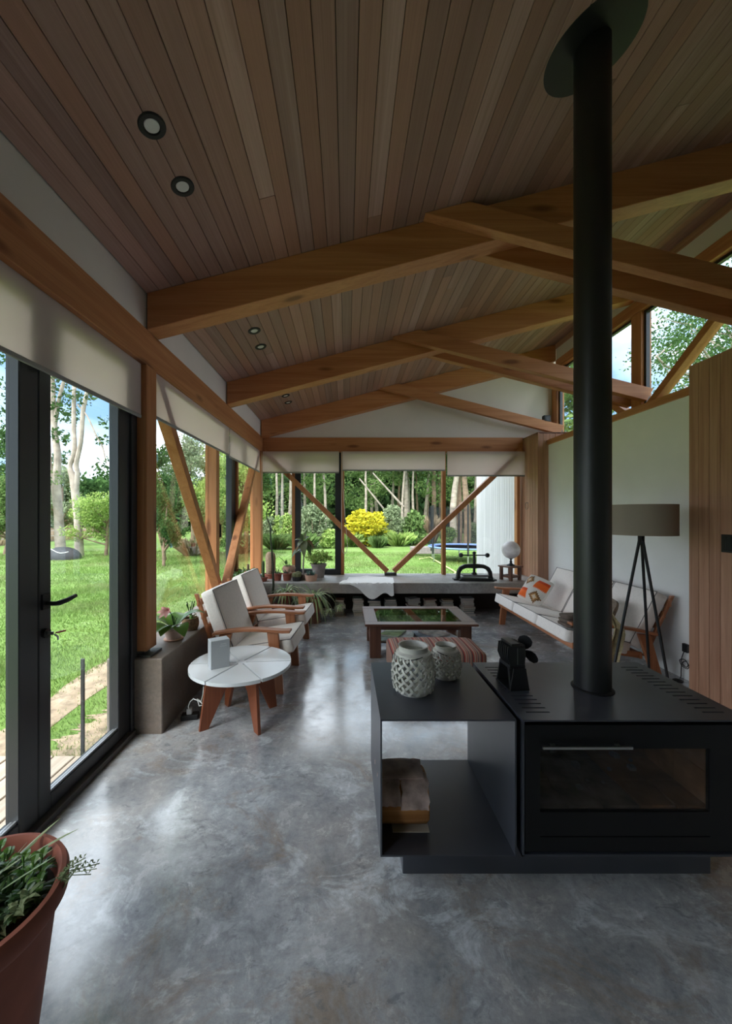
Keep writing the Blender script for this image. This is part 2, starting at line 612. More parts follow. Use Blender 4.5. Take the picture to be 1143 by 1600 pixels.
M['bead'] = flat('glazing_bead', (0.35, 0.36, 0.37), 0.4, metal=0.6)
M['steel'] = flat('black_steel_plate', (0.046, 0.049, 0.062), 0.34, spec=0.7, noise=0.15, nscale=5)
M['iron'] = flat('black_cast_iron', (0.012, 0.012, 0.013), 0.42, spec=0.5)
M['stove_front'] = flat('stove_front_black', (0.006, 0.006, 0.007), 0.4, spec=0.35)
M['flue'] = flat('matt_black_flue', (0.012, 0.012, 0.013), 0.42, spec=0.5)
M['matt_black'] = flat('matt_black', (0.008, 0.008, 0.009), 0.6)
M['chrome'] = flat('brushed_steel', (0.62, 0.62, 0.6), 0.3, metal=1.0)
M['shoe'] = flat('galvanised_shoe', (0.09, 0.085, 0.08), 0.5, metal=0.5)
M['pane'] = glass('window_glass')
M['stove_glass'] = glass('stove_glass', (0.70, 0.68, 0.66))
M['table_glass'] = glass('table_glass', (0.74, 0.78, 0.78), ior=2.1)
M['blind'] = cloth_through('roller_blind_fabric', (0.84, 0.72, 0.68), 0.52, 0.13)
M['hem'] = flat('blind_hem', (0.30, 0.29, 0.28), 0.6)
M['fabric'] = flat('off_white_canvas', (0.86, 0.795, 0.74), 0.9, sheen=0.2, noise=0.05, nscale=60, bump=0.1)
M['piping'] = flat('grey_piping', (0.16, 0.15, 0.15), 0.8)
M['lacquer'] = flat('white_lacquer', (0.80, 0.82, 0.84), 0.22, spec=0.5)
M['terracotta'] = flat('terracotta', (0.27, 0.08, 0.05), 0.75, noise=0.2, nscale=9)
M['terracotta2'] = flat('pale_terracotta', (0.50, 0.30, 0.22), 0.75, noise=0.2, nscale=14)
M['greypot'] = flat('grey_pot', (0.26, 0.22, 0.205), 0.8, noise=0.2, nscale=14)
M['soil'] = flat('soil', (0.035, 0.024, 0.017), 0.95, noise=0.5, nscale=40, bump=0.6)
M['bark_pale'] = flat('pale_bark', (0.38, 0.31, 0.255), 0.85, noise=0.35, nscale=3.5, bump=0.4)
M['bark_brown'] = flat('brown_bark', (0.24, 0.16, 0.11), 0.9, noise=0.4, nscale=4, bump=0.5)
M['leaf'] = leafmat('leaf_green', (0.090, 0.162, 0.046), (0.228, 0.324, 0.114))
M['leaf_dark'] = leafmat('leaf_dark', (0.031, 0.070, 0.023), (0.098, 0.186, 0.059))
M['leaf_forest'] = leafmat('leaf_forest', (0.026, 0.057, 0.021), (0.083, 0.151, 0.052))
M['leaf_lime'] = leafmat('leaf_lime', (0.237, 0.375, 0.088), (0.475, 0.575, 0.188))
M['leaf_yellow'] = leafmat('leaf_yellow', (0.36, 0.36, 0.03), (0.850, 0.720, 0.060))
M['leaf_grey'] = leafmat('leaf_grey', (0.166, 0.215, 0.117), (0.351, 0.410, 0.234))
M['leaf_tan'] = leafmat('dry_grass', (0.36, 0.27, 0.17), (0.55, 0.43, 0.30))
M['house_leaf'] = leafmat('house_leaf', (0.06, 0.16, 0.03), (0.16, 0.30, 0.06), rough=0.35)
M['house_leaf_dark'] = leafmat('house_leaf_dark', (0.03, 0.08, 0.025), (0.07, 0.14, 0.04), rough=0.35)
M['variegated'] = leafmat('variegated_leaf', (0.18, 0.30, 0.10), (0.50, 0.55, 0.30), rough=0.4)
M['grass'] = leafmat('grass_blade', (0.11, 0.20, 0.04), (0.24, 0.34, 0.10), patch=0.6, pcol=(0.28, 0.28, 0.14), pscale=0.8)
# ------------------------------------------------------------------ the setting
def zc(x):                                   # underside of the ceiling boards
    return 3.191 + 0.258 * x

Y0, Y1 = -2.6, 5.95                          # room from behind the camera to the back wall
RAFT = (2.483, 4.141, 5.80)                  # front faces of the three rafters in view

S(MB().box(-1.44, 3.5, Y0, 6.05, -0.25, 0.0).build('floor', M['floor']), 'polished grey concrete floor with pale trowel marks')

# ceiling: backing, and every board a part of it
ceil = S(MB().prism([(-1.43, zc(-1.43) + 0.014), (3.3, zc(3.3) + 0.014), (3.3, zc(3.3) + 0.06), (-1.43, zc(-1.43) + 0.06)], 'y', Y0, 6.05).build('ceiling', M['gap']), 'sloping ceiling of pinkish whitewashed boards')
rnd = random.Random(4)
x = -1.305
while x < 3.2:
    w = 0.0845
    x1 = min(x + w - 0.0028, 3.24)
    cut = rnd.uniform(-0.5, 4.8)
    for a, b in ((Y0, cut), (cut + 0.002, Y1)):
        d = rnd.uniform(0, 0.0025)
        poly = [(x, zc(x) + 0.0015 - d), (x + 0.0015, zc(x + 0.0015) - d), (x1 - 0.0015, zc(x1 - 0.0015) - d), (x1, zc(x1) + 0.0015 - d), (x1, zc(x1) + 0.0145), (x, zc(x) + 0.0145)]
        MB().prism(poly, 'y', a, b).build('plank', M['plank'], ceil)
    x += w

S(MB().prism([(-2.35, zc(-2.35) + 0.062), (3.75, zc(3.75) + 0.062), (3.75, zc(3.75) + 0.24), (-2.35, zc(-2.35) + 0.24)], 'y', -2.9, 6.55).build('roof', M['soffit']), 'roof overhang with white soffit outside the windows')

# left wall: frieze, long beam, ledge
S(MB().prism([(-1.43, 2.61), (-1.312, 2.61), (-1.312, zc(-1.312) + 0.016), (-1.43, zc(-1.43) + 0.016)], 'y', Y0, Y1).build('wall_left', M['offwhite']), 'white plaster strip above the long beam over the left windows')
S(MB().box(-1.43, -1.30, Y0, 5.929, 2.389, 2.62).build('beam', M['fir_y'], bevel=0.004), 'long fir beam above the left glass wall')
S(MB().box(-1.43, 2.749, 5.93, 6.06, 2.389, 2.62).build('beam', M['fir_x'], bevel=0.004), 'horizontal fir beam over the far windows')
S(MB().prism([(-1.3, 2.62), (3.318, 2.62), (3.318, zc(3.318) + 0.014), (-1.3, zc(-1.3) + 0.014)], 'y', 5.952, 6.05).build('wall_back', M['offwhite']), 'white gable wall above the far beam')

# right side: white alcove wall between two cedar-clad closets, clerestory above
S(MB().box(2.90, 3.25, 3.05, 5.48, 0, 2.42).build('wall_right', M['white']), 'white wall behind the sofa and floor lamp')
S(MB().box(2.90, 3.25, Y0, 1.45, 0, 2.42).build('wall_right', M['white']))
far = S(MB().box(2.765, 3.25, 5.485, 6.05, 0, 2.585).build('wall_right_closet', M['gap']), 'cedar boarded column at the far right corner')
n = 7
for i in range(n):
    a, b = 5.47 + 0.58 * i / n, 5.47 + 0.58 * (i + 1) / n
    MB().box(2.75, 2.766, a + 0.002, b - 0.002, 0, 2.6).build('plank', M['cedar_z'], far, bevel=0.002)
for i in range(6):
    a = 2.75 + 0.083 * i
    MB().box(a + (0.017 if i == 0 else 0.002), a + 0.081, 5.47, 5.486, 0, 2.6).build('plank', M['cedar_z'], far, bevel=0.002)
MB().box(2.75, 3.25, 5.47, 6.05, 2.585, 2.605).build('cap', M['cedar_x'], far)
near = S(MB().box(2.766, 3.25, 1.45, 3.045, 0, 2.59).build('wall_right_closet', M['gap']), 'cedar boarded wall to the right of the floor lamp')
y = 3.06
while y > 1.5:
    MB().box(2.75, 2.767, max(y - 0.083, 1.45), y, 0, 2.6).build('plank', M['cedar_z'], near, bevel=0.002)
    y -= 0.086
MB().box(2.767, 2.9, 3.046, 3.06, 0, 2.6).build('plank', M['cedar_z'], near)
MB().box(2.766, 3.25, 1.45, 3.06, 2.59, 2.604).build('cap', M['cedar_y'], near)

S(MB().box(2.88, 3.30, 3.0, 5.50, 2.42, 2.49).build('trim_1', M['fir_y'], bevel=0.003), 'fir rail along the top of the white wall')
S(MB().box(3.16, 3.30, Y0, 5.95, 2.50, 2.585).build('trim_2', M['fir_y'], bevel=0.003), 'fir sill under the high right windows')
S(MB().box(3.18, 3.30, Y0, 5.80, 3.94, 4.02).build('trim_3', M['cedar_y']), 'fir strip along the top edge of the ceiling')
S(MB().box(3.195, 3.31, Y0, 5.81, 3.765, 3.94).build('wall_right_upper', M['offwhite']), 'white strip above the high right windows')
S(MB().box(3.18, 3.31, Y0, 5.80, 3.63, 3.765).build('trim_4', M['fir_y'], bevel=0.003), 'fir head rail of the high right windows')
S(MB().box(3.20, 3.31, Y0, 2.48, 2.585, 3.63).build('wall_right_upper', M['offwhite']))  # unseen near bay, walled up to keep window light off the strut fronts
for k, (a, b) in enumerate(((2.65, 4.141), (4.30, 5.80))):
    w = struct('window_%d' % (k + 1), ['high clerestory window with a tree behind it, between two fir posts', 'high clerestory window farthest along the right wall'][k])
    fr = MB().box(3.235, 3.275, a, b, 3.60, 3.63).box(3.235, 3.275, a, b, 2.585, 2.61).box(3.235, 3.275, a, a + 0.03, 2.61, 3.60).box(3.235, 3.275, b - 0.03, b, 2.61, 3.60)
    fr.build('frame', M['alu'], w)
    MB().box(3.252, 3.258, a + 0.03, b - 0.03, 2.61, 3.60).build('pane', M['pane'], w)
for k, yy in enumerate(RAFT):
    S(MB().box(3.20, 3.315, yy, yy + 0.145, 2.585, 3.63).build('post', M['fir_z'], bevel=0.003), ['fir post between the high right windows, hidden by the struts', 'fir post between the high right windows', 'fir post at the far end of the high right windows'][k])
S(MB().bar((3.235, 4.05, 2.56), (3.235, 2.60, 3.66), 0.075, 0.10, up=(1, 0, 0)).build('brace', M['fir_y'], bevel=0.003), 'diagonal fir brace across the high window with the tree')
S(MB().bar((3.235, 4.36, 2.56), (3.235, 5.80, 3.66), 0.075, 0.10, up=(1, 0, 0)).build('brace', M['fir_y'], bevel=0.003), 'diagonal fir brace across the farthest high window')

# wall behind the camera and the unseen ends of the side walls
S(MB().box(-1.44, 3.3, Y0 - 0.12, Y0, 0, 4.1).build('wall_front', M['white']), 'white wall behind the camera')
S(MB().box(-1.44, -1.32, Y0, -0.60, 0, 2.39).build('wall_left_end', M['white']), 'white wall before the glass doors')

# rafters with their pairs of struts
def strut_poly():
    zb = lambda x: 3.20 - 0.253 * (x - 0.968)
    xa = (3.20 + 0.253 * 0.968 - 3.191) / (0.258 + 0.253)
    xb = xa + 0.145 / (0.258 + 0.253)
    return [(xa, zb(xa) - 0.002), (3.21, zb(3.21)), (3.28, zb(3.28) + 0.145), (xb, zc(xb) - 0.002)]
for k, yy in enumerate(RAFT):
    which = ['nearest the camera', 'second from the camera', 'against the gable wall'][k]
    lo = 2.614 if k < 2 else 2.60
    S(MB().prism([(-1.30, lo), (3.19, lo + 0.258 * 4.49), (3.19, zc(3.19) - 0.001), (-1.30, zc(-1.30) - 0.001)], 'y', yy, yy + 0.15).build('rafter', M['fir_x'], bevel=0.004), 'sloping fir rafter ' + which)
    S(MB().prism(strut_poly(), 'y', yy - 0.075, yy - 0.001).build('strut', M['fir_x'], bevel=0.003), 'fir strut falling to the right on the front of the rafter ' + which)
    if k < 2:
        S(MB().prism(strut_poly(), 'y', yy + 0.151, yy + 0.226).build('strut', M['fir_x'], bevel=0.003), 'fir strut falling to the right behind the rafter ' + which)

# posts and V braces of the left and far glass walls
def post(x, y, w, d, z0, label):
    o = S(MB().box(x, x + w, y, y + d, z0 + 0.035, 2.389).build('post', M['fir_z'], bevel=0.004), label)
    MB().box(x - 0.015, x + w + 0.03, y - 0.01, y + d + 0.01, z0, z0 + 0.012).box(x + 0.03, x + w - 0.03, y + 0.03, y + d - 0.03, z0 + 0.012, z0 + 0.036).build('shoe', M['shoe'], o)
post(-1.43, 2.48, 0.13, 0.13, 0.481, 'fir post on a steel shoe at the near end of the concrete ledge')
post(-1.43, 5.795, 0.13, 0.13, 0.481, 'fir post in the far left corner of the room')

def vbrace(p, q, up, label):
    return S(MB().bar(p, q, 0.075, 0.088, up=up).build('brace', M['fir_z'], bevel=0.003), label)
b1 = vbrace((-1.365, 2.66, 2.40), (-1.365, 4.13, 0.52), (1, 0, 0), 'diagonal fir brace falling away from the camera at the left windows')
vbrace((-1.365, 5.80, 2.40), (-1.365, 4.23, 0.52), (1, 0, 0), 'diagonal fir brace rising to the far left corner')
MB().box(-1.42, -1.31, 4.08, 4.28, 0.481, 0.515).build('shoe', M['shoe'], b1)
b3 = vbrace((-1.28, 5.90, 2.40), (0.63, 5.90, 0.545), (0, 1, 0), 'diagonal fir brace falling to the right across the far windows')
vbrace((2.70, 5.90, 2.42), (0.73, 5.90, 0.545), (0, 1, 0), 'diagonal fir brace rising to the right across the far windows')
MB().box(0.59, 0.77, 5.85, 5.94, 0.481, 0.522).build('shoe', M['shoe'], b3)

# concrete ledges
S(MB().prism([(-1.54, 2.444), (-1.18, 2.444), (-1.18, 5.207), (-1.54, 5.207)], 'z', -0.2, 0.481).build('windowsill', M['concrete'], bevel=0.006), 'low concrete ledge under the left windows')
S(MB().box(-1.54, 2.749, 5.208, 6.08, 0.336, 0.481).build('windowsill', M['bench'], bevel=0.006), 'long concrete bench slab under the far windows')
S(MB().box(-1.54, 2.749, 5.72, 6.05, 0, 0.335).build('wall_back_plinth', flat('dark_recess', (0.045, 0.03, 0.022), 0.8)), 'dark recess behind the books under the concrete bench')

# windows: far wall 4 to 7, left wall 8 to 10
ZS, ZT = 0.481, 2.389
def pane_y(w, x0, x1, y=6.0, z0=ZS + 0.01):
    MB().box(x0, x1, y, y + 0.006, z0, ZT).build('pane', M['pane'], w)
def pane_x(w, y0, y1, x=-1.492, z0=ZS + 0.01):
    MB().box(x, x + 0.006, y0, y1, z0, ZT).build('pane', M['pane'], w)
w = struct('window_4', 'fixed corner pane at the far left'); pane_y(w, -1.43, -0.852)
MB().box(-0.852, -0.804, 5.95, 6.05, ZS, ZT).build('jamb', M['fir_z'], w)
MB().box(-1.50, -1.43, 5.93, 6.05, ZS, ZT).build('jamb', M['fir_z'], w)
w = struct('window_5', 'black framed opening window in the far wall')
MB().box(-0.804, -0.715, 5.955, 6.03, ZS, ZT).box(-0.178, -0.084, 5.955, 6.03, ZS, ZT).box(-0.715, -0.178, 5.955, 6.03, ZS, ZS + 0.085).box(-0.715, -0.178, 5.955, 6.03, ZT - 0.09, ZT).build('frame', M['alu'], w, bevel=0.004)
pane_y(w, -0.715, -0.178)
MB().box(-0.15, -0.12, 5.935, 5.955, 1.25, 1.31).bar((-0.135, 5.93, 1.28), (-0.135, 5.93, 1.16), 0.02, 0.014, up=(0, 1, 0)).build('handle', M['matt_black'], w)
MB().box(-0.084, -0.034, 5.95, 6.05, ZS, ZT).build('jamb', M['fir_z'], w)
w = struct('window_6', 'fixed middle pane of the far wall'); pane_y(w, -0.034, 1.50)
MB().box(1.50, 1.552, 5.95, 6.05, ZS, ZT).build('jamb', M['fir_z'], w)
w = struct('window_7', 'fixed right pane of the far wall'); pane_y(w, 1.552, 2.66)
MB().box(2.665, 2.71, 5.95, 6.05, ZS, ZT).build('jamb', M['fir_z'], w)
w = struct('window_8', 'long fixed pane of the left wall beside the ledge'); pane_x(w, 2.60, 4.10)
MB().box(-1.52, -1.40, 4.10, 4.20, ZS, ZT).build('jamb', M['fir_z'], w)
MB().box(-1.53, -1.43, 2.50, 2.60, ZS, ZT).build('jamb', M['fir_z'], w)
w = struct('window_9', 'black framed opening window in the left wall')
MB().box(-1.52, -1.445, 4.20, 4.26, ZS, ZT).box(-1.52, -1.445, 4.80, 4.96, ZS, ZT).box(-1.52, -1.445, 4.26, 4.80, ZS, ZS + 0.085).box(-1.52, -1.445, 4.26, 4.80, ZT - 0.09, ZT).build('frame', M['alu'], w, bevel=0.004)
pane_x(w, 4.26, 4.80)
MB().box(-1.445, -1.425, 4.215, 4.245, 1.12, 1.32).bar((-1.40, 4.23, 1.30), (-1.40, 4.23, 1.16), 0.02, 0.016, up=(1, 0, 0)).box(-1.43, -1.40, 4.222, 4.238, 1.285, 1.315).build('handle', M['matt_black'], w)
w = struct('window_10', 'fixed far pane of the left wall'); pane_x(w, 5.02, 5.80)
MB().box(-1.52, -1.42, 4.96, 5.02, ZS, ZT).build('jamb', M['fir_z'], w)
w = struct('window_11', 'added unseen glass beside the doors, next to the camera')  # out of view: opening added to let daylight onto the near floor and planter
MB().box(-1.425, -1.419, -0.50, 0.66, 0.1, ZT).build('pane', M['pane'], w)
MB().box(-1.43, -1.375, -0.60, -0.50, 0, ZT).box(-1.43, -1.375, 0.66, 0.80, 0, ZT).box(-1.43, -1.375, -0.50, 0.66, 0, 0.1).build('frame', M['alu'], w)
# the glazed double door
def leaf(name, y0, y1, label, s0, s1):
    d = struct(name, label)
    zb = 0.035
    MB().box(-1.435, -1.375, y0, y0 + s0, zb, ZT).build('stile', M['alu'], d, bevel=0.004)
    MB().box(-1.435, -1.375, y1 - s1, y1, zb, ZT).build('stile', M['alu'], d, bevel=0.004)
    MB().box(-1.435, -1.375, y0 + s0, y1 - s1, zb, 0.105).box(-1.435, -1.375, y0 + s0, y1 - s1, ZT - 0.09, ZT).build('rail', M['alu'], d, bevel=0.004)
    MB().box(-1.395, -1.385, y0 + s0, y1 - s1, 0.105, 0.117).box(-1.412, -1.402, y0 + s0, y1 - s1, 0.105, 0.113).build('bead', M['bead'], d)
    MB().box(-1.422, -1.416, y0 + s0, y1 - s1, 0.105, ZT - 0.09).build('pane', M['pane'], d)
    return d
leaf('door_1', 0.84, 1.700, 'glazed door leaf nearest the camera, behind the terracotta pot', 0.08, 0.10)
d = leaf('door_2', 1.703, 2.415, 'glazed door leaf with the black lever handle', 0.072, 0.115)
hd = MB().box(-1.376, -1.366, 1.715, 1.76, 0.975, 1.045).tube([(-1.37, 1.737, 1.0), (-1.325, 1.737, 1.0), (-1.318, 1.748, 1.0), (-1.315, 1.80, 1.004), (-1.318, 1.855, 1.012)], [0.010, 0.010, 0.012, 0.011, 0.009], n=10)
hd.build('lever_handle', M['matt_black'], d, smooth=True)
lk = MB().tube([(-1.376, 1.737, 0.865), (-1.362, 1.737, 0.865)], 0.022, n=14).build('lock', M['matt_black'], d, smooth=True)
MB().box(-1.362, -1.335, 1.735, 1.739, 0.858, 0.872).tube([(-1.33, 1.737, 0.86), (-1.325, 1.75, 0.845), (-1.328, 1.755, 0.83)], 0.004, n=6).build('key', M['chrome'], lk)
MB().bar((-1.335, 1.755, 0.862), (-1.330, 1.80, 0.858), 0.012, 0.006).build('key_tag', flat('red_tag', (0.45, 0.05, 0.02), 0.5), lk)
fr = struct('door_3', 'dark grey fixed frame of the double door')
MB().box(-1.44, -1.36, 2.415, 2.478, 0, ZT).build('jamb', M['alu'], fr, bevel=0.004)
MB().box(-1.44, -1.36, 0.80, 0.84, 0, ZT).build('jamb', M['alu'], fr, bevel=0.004)
MB().box(-1.47, -1.345, 0.80, 2.442, 0, 0.032).build('threshold', M['alu2'], fr, bevel=0.003)

# roller blinds
def blind(x0, x1, y0, y1, zb, label):
    """a lowered roller blind; either x0 == x1 (left wall) or y0 == y1 (far wall)"""
    b = thing('roller_blind', label, 'blind', ((x0 + x1) / 2, (y0 + y1) / 2, zb), group='roller blinds')
    hx, hy = (x1 - x0) / 2, (y1 - y0) / 2
    t = 0.0012
    MB().box(-max(hx, t), max(hx, t), -max(hy, t), max(hy, t), 0.02, 2.387 - zb).build('fabric', M['blind'], b)
    MB().box(-max(hx, 0.006), max(hx, 0.006), -max(hy, 0.006), max(hy, 0.006), 0, 0.022).build('hem_bar', M['hem'], b, bevel=0.003)
    e = Vector((hx, hy, 0))
    back = Vector((-0.030, 0, 0)) if hx < hy else Vector((0, 0.030, 0))
    MB().tube([-e + back + Vector((0, 0, 2.36 - zb)), e + back + Vector((0, 0, 2.36 - zb))], 0.022, n=12).build('roller', M['hem'], b, smooth=True)
    return b
blind(-1.335, -1.335, 0.82, 2.474, 2.035, 'wide roller blind above the glazed doors')
blind(-1.318, -1.318, 2.62, 4.285, 2.07, 'roller blind above the long left window with the potted flower')
blind(-1.318, -1.318, 4.305, 5.785, 2.055, 'roller blind above the left window nearest the far corner')
for a, b, z, t in ((-1.285, -0.115, 2.052, 'roller blind over the far left corner window'), (-0.06, 1.512, 2.087, 'roller blind over the middle far window'), (1.545, 2.735, 2.003, 'roller blind over the far window beside the cedar column')):
    o = blind(a, b, 5.84, 5.84, z, t)
    if a == -0.06:
        c = MB()
        c.tube([(-0.80, 0.0, 0.30), (-0.80, 0, -1.16), (-0.785, 0, -1.24), (-0.76, 0, -1.27), (-0.73, 0, -1.25), (-0.71, 0, -1.15), (-0.785, 0, -0.2), (-0.785, 0, 0.30)], 0.004, n=6)
        c.build('pull_cord', flat('cream_cord', (0.6, 0.56, 0.48), 0.7), o, smooth=True)

# downlights
def downlight(u, v, label):
    # on the ceiling plane seen at this pixel
    k1, k2 = (u - CX) / F, -(v - CY) / F
    Yd = (3.191 - H) / (k2 - 0.258 * k1)
    xx = k1 * Yd
    a = math.atan(0.258)
    t = thing('downlight', label, 'lamp', (xx, Yd, zc(xx)), group='ceiling downlights')
    t.rotation_euler = (0, -a, 0)
    MB().lathe([(0.030, -0.001), (0.034, -0.008), (0.050, -0.008), (0.054, -0.004), (0.054, 0.001)], n=28).build('ring', M['matt_black'], t, smooth=True)
    MB().lathe([(0.030, -0.002), (0.028, -0.004), (0.0, -0.005)], n=24).build('lens', flat('frosted_lens', (0.62, 0.62, 0.62), 0.35), t, smooth=True)
downlight(237, 196, 'largest black ringed downlight, nearest the camera in the ceiling boards')
downlight(285, 291, 'second black ringed downlight, next to the largest one')
downlight(397, 516.5, 'downlight just behind the nearest rafter, left one of its pair')
downlight(407, 541.5, 'downlight between the first two rafters, closer to the second rafter')
downlight(446, 618, 'downlight partly hidden under the edge of the second rafter')
downlight(450, 628.5, 'farthest small downlight between second and third rafter')
# ------------------------------------------------------------------ furniture
def bw(mb, name, m, parent, **kw):
    """build a shape given in room coordinates as a part of an unrotated thing"""
    off = Vector((0, 0, 0))
    p = parent
    while p is not None:
        off += p.location
        p = p.parent
    mb.v = [tuple(Vector(q) - off) for q in mb.v]
    return mb.build(name, m, parent, **kw)

# --- wood stove
SX0, SX1, SY0, SY1, SZ0, SZ1 = 0.6556, 1.51, 1.42, 1.976, 0.128, 0.640
st = thing('wood_stove', 'wide black steel wood stove with a tall flue pipe through the ceiling', 'stove', (1.08, 1.70, 0))
bw(MB().box(0.219, 1.423, 1.488, 1.93, 0, 0.127), 'plinth', M['steel'], st, bevel=0.002)
bw(MB().box(SX0, SX0 + 0.008, SY0, SY1, SZ0, SZ1 - 0.007).box(SX1 - 0.008, SX1, SY0, SY1, SZ0, SZ1 - 0.007).box(SX0, SX1, SY1 - 0.008, SY1, SZ0, SZ1 - 0.007).box(SX0, SX1, SY0, SY1, SZ0, SZ0 + 0.008), 'casing', M['steel'], st)
top = MB()
ys = [1.4705 + 0.0335 * i for i in range(14)]
xs = [(0.695, 0.787), (1.377, 1.460)]
for a, b in ((SX0, 0.695), (0.787, 1.377), (1.460, SX1)):
    top.box(a, b, SY0 - 0.004, SY1, SZ1 - 0.006, SZ1)
for a, b in xs:
    prev = SY0 - 0.004
    for yy in ys:
        top.box(a, b, prev, yy, SZ1 - 0.006, SZ1)
        prev = yy + 0.008
    top.box(a, b, prev, SY1, SZ1 - 0.006, SZ1)
bw(top, 'slotted_top', M['steel'], st)
bw(MB().box(SX0 + 0.01, SX1 - 0.01, SY0 + 0.03, SY1 - 0.01, 0.600, 0.606), 'inner_top', M['matt_black'], st)
# door panel with its window opening
WX0, WX1, WZ0, WZ1 = 0.723, 1.358, 0.292, 0.530
fy = SY0 + 0.003
door = MB()
for a, b, c, e in ((SX0 + 0.012, WX0, 0.145, 0.618), (WX1, SX1 - 0.012, 0.145, 0.618), (WX0, WX1, 0.203, WZ0), (WX0, WX1, WZ1, 0.618), (WX0, WX1, 0.145, 0.199)):
    door.box(a, b, fy, fy + 0.018, c, e)
dr = bw(door, 'door', M['stove_front'], st)
bw(MB().box(WX0 - 0.0, WX1 + 0.0, fy + 0.004, fy + 0.009, WZ0, WZ1), 'pane', M['stove_glass'], dr)
bw(MB().box(0.723, 1.053, fy - 0.024, fy - 0.014, 0.5405, 0.5495).box(0.76, 0.775, fy - 0.016, fy, 0.541, 0.549).box(1.00, 1.015, fy - 0.016, fy, 0.541, 0.549), 'handle', M['chrome'], dr)
# firebox with its brick lining
brickm = flat('firebrick', (0.30, 0.25, 0.21), 0.9, noise=0.45, nscale=14, bump=0.4)
brick2 = flat('orange_brick', (0.42, 0.24, 0.13), 0.9, noise=0.4, nscale=9, bump=0.4)  # more orange brick, laid along the right side
fb = bw(MB().box(0.70, 1.40, 1.90, 1.91, 0.26, 0.60).box(0.70, 0.708, 1.445, 1.9, 0.26, 0.60).box(1.395, 1.403, 1.445, 1.9, 0.26, 0.60).box(0.70, 1.40, 1.445, 1.9, 0.262, 0.266), 'firebox', M['matt_black'], st)
rnd = random.Random(2)
for i in range(5):
    for j in range(3):
        a, c = 0.71 + i * 0.137, 1.448 + j * 0.148
        bw(MB().box(a + 0.002, a + 0.133, c + 0.002, c + 0.144, 0.267, 0.292 + rnd.uniform(0, 0.006)), 'brick', brickm if i < 3 else brick2, fb, bevel=0.003)
for j in range(3):
    c = 1.448 + j * 0.148
    for k in range(2):
        bw(MB().box(1.365, 1.394, c + 0.002, c + 0.145, 0.30 + 0.125 * k, 0.422 + 0.125 * k), 'brick', brick2, fb, bevel=0.003)
        bw(MB().box(0.709, 0.735, c + 0.002, c + 0.145, 0.30 + 0.125 * k, 0.422 + 0.125 * k), 'brick', brickm, fb, bevel=0.003)
for i in range(5):
    for k in range(2):
        a = 0.737 + i * 0.125
        bw(MB().box(a, a + 0.122, 1.872, 1.899, 0.30 + 0.125 * k, 0.422 + 0.125 * k), 'brick', brickm, fb, bevel=0.003)
ash = MB()
for i in range(16):
    a, c, r = rnd.uniform(0.78, 1.28), rnd.uniform(1.5, 1.82), rnd.uniform(0.004, 0.014)
    ash.box(a - r, a + r, c - r, c + r, 0.295, 0.298 + r)
tag(bw(ash, 'embers', flat('ash', (0.36, 0.35, 0.34), 0.95, noise=0.3, nscale=30), fb), kind='stuff')
# flue and ceiling rose
fx, fyc = 1.085, 1.682
fl = bw(MB().lathe([(0.072, 0.642), (0.072, zc(fx) + 0.02)], n=40, c=(fx, fyc, 0)), 'flue_pipe', M['flue'], st, smooth=True)
bw(MB().lathe([(0.0725, 0.6405), (0.083, 0.6405), (0.083, 0.6435), (0.0725, 0.649)], n=40, c=(fx, fyc, 0)), 'collar', M['matt_black'], fl, smooth=True)
rose = MB().lathe([(0.0, -0.004), (0.196, -0.004), (0.198, -0.001), (0.198, 0.0)], n=56)
rm = Matrix.Rotation(-math.atan(0.258), 3, 'Y')
rose.v = [tuple(rm @ Vector(p) + Vector((fx, fyc, zc(fx)))) for p in rose.v]
bw(rose, 'ceiling_rose', M['flue'], fl, smooth=True)

# --- log holder beside the stove
LX0, LX1 = 0.1268, 0.634
lh = thing('log_holder', 'open black steel log holder box joined to the left of the stove', 'log holder', (0.38, 1.70, SZ0))
t = 0.006
bw(MB().box(LX0, LX1, SY0, SY1, SZ1 - t, SZ1), 'top', M['steel'], lh)
bw(MB().box(LX0, LX1, SY0, SY1, SZ0, SZ0 + t), 'base', M['steel'], lh)
bw(MB().box(LX0, LX0 + t, SY0, SY1, SZ0 + t, SZ1 - t), 'side_panel', M['steel'], lh)
bw(MB().box(LX1 - t, LX1, SY0, SY1, SZ0 + t, SZ1 - t), 'side_panel', M['steel'], lh)

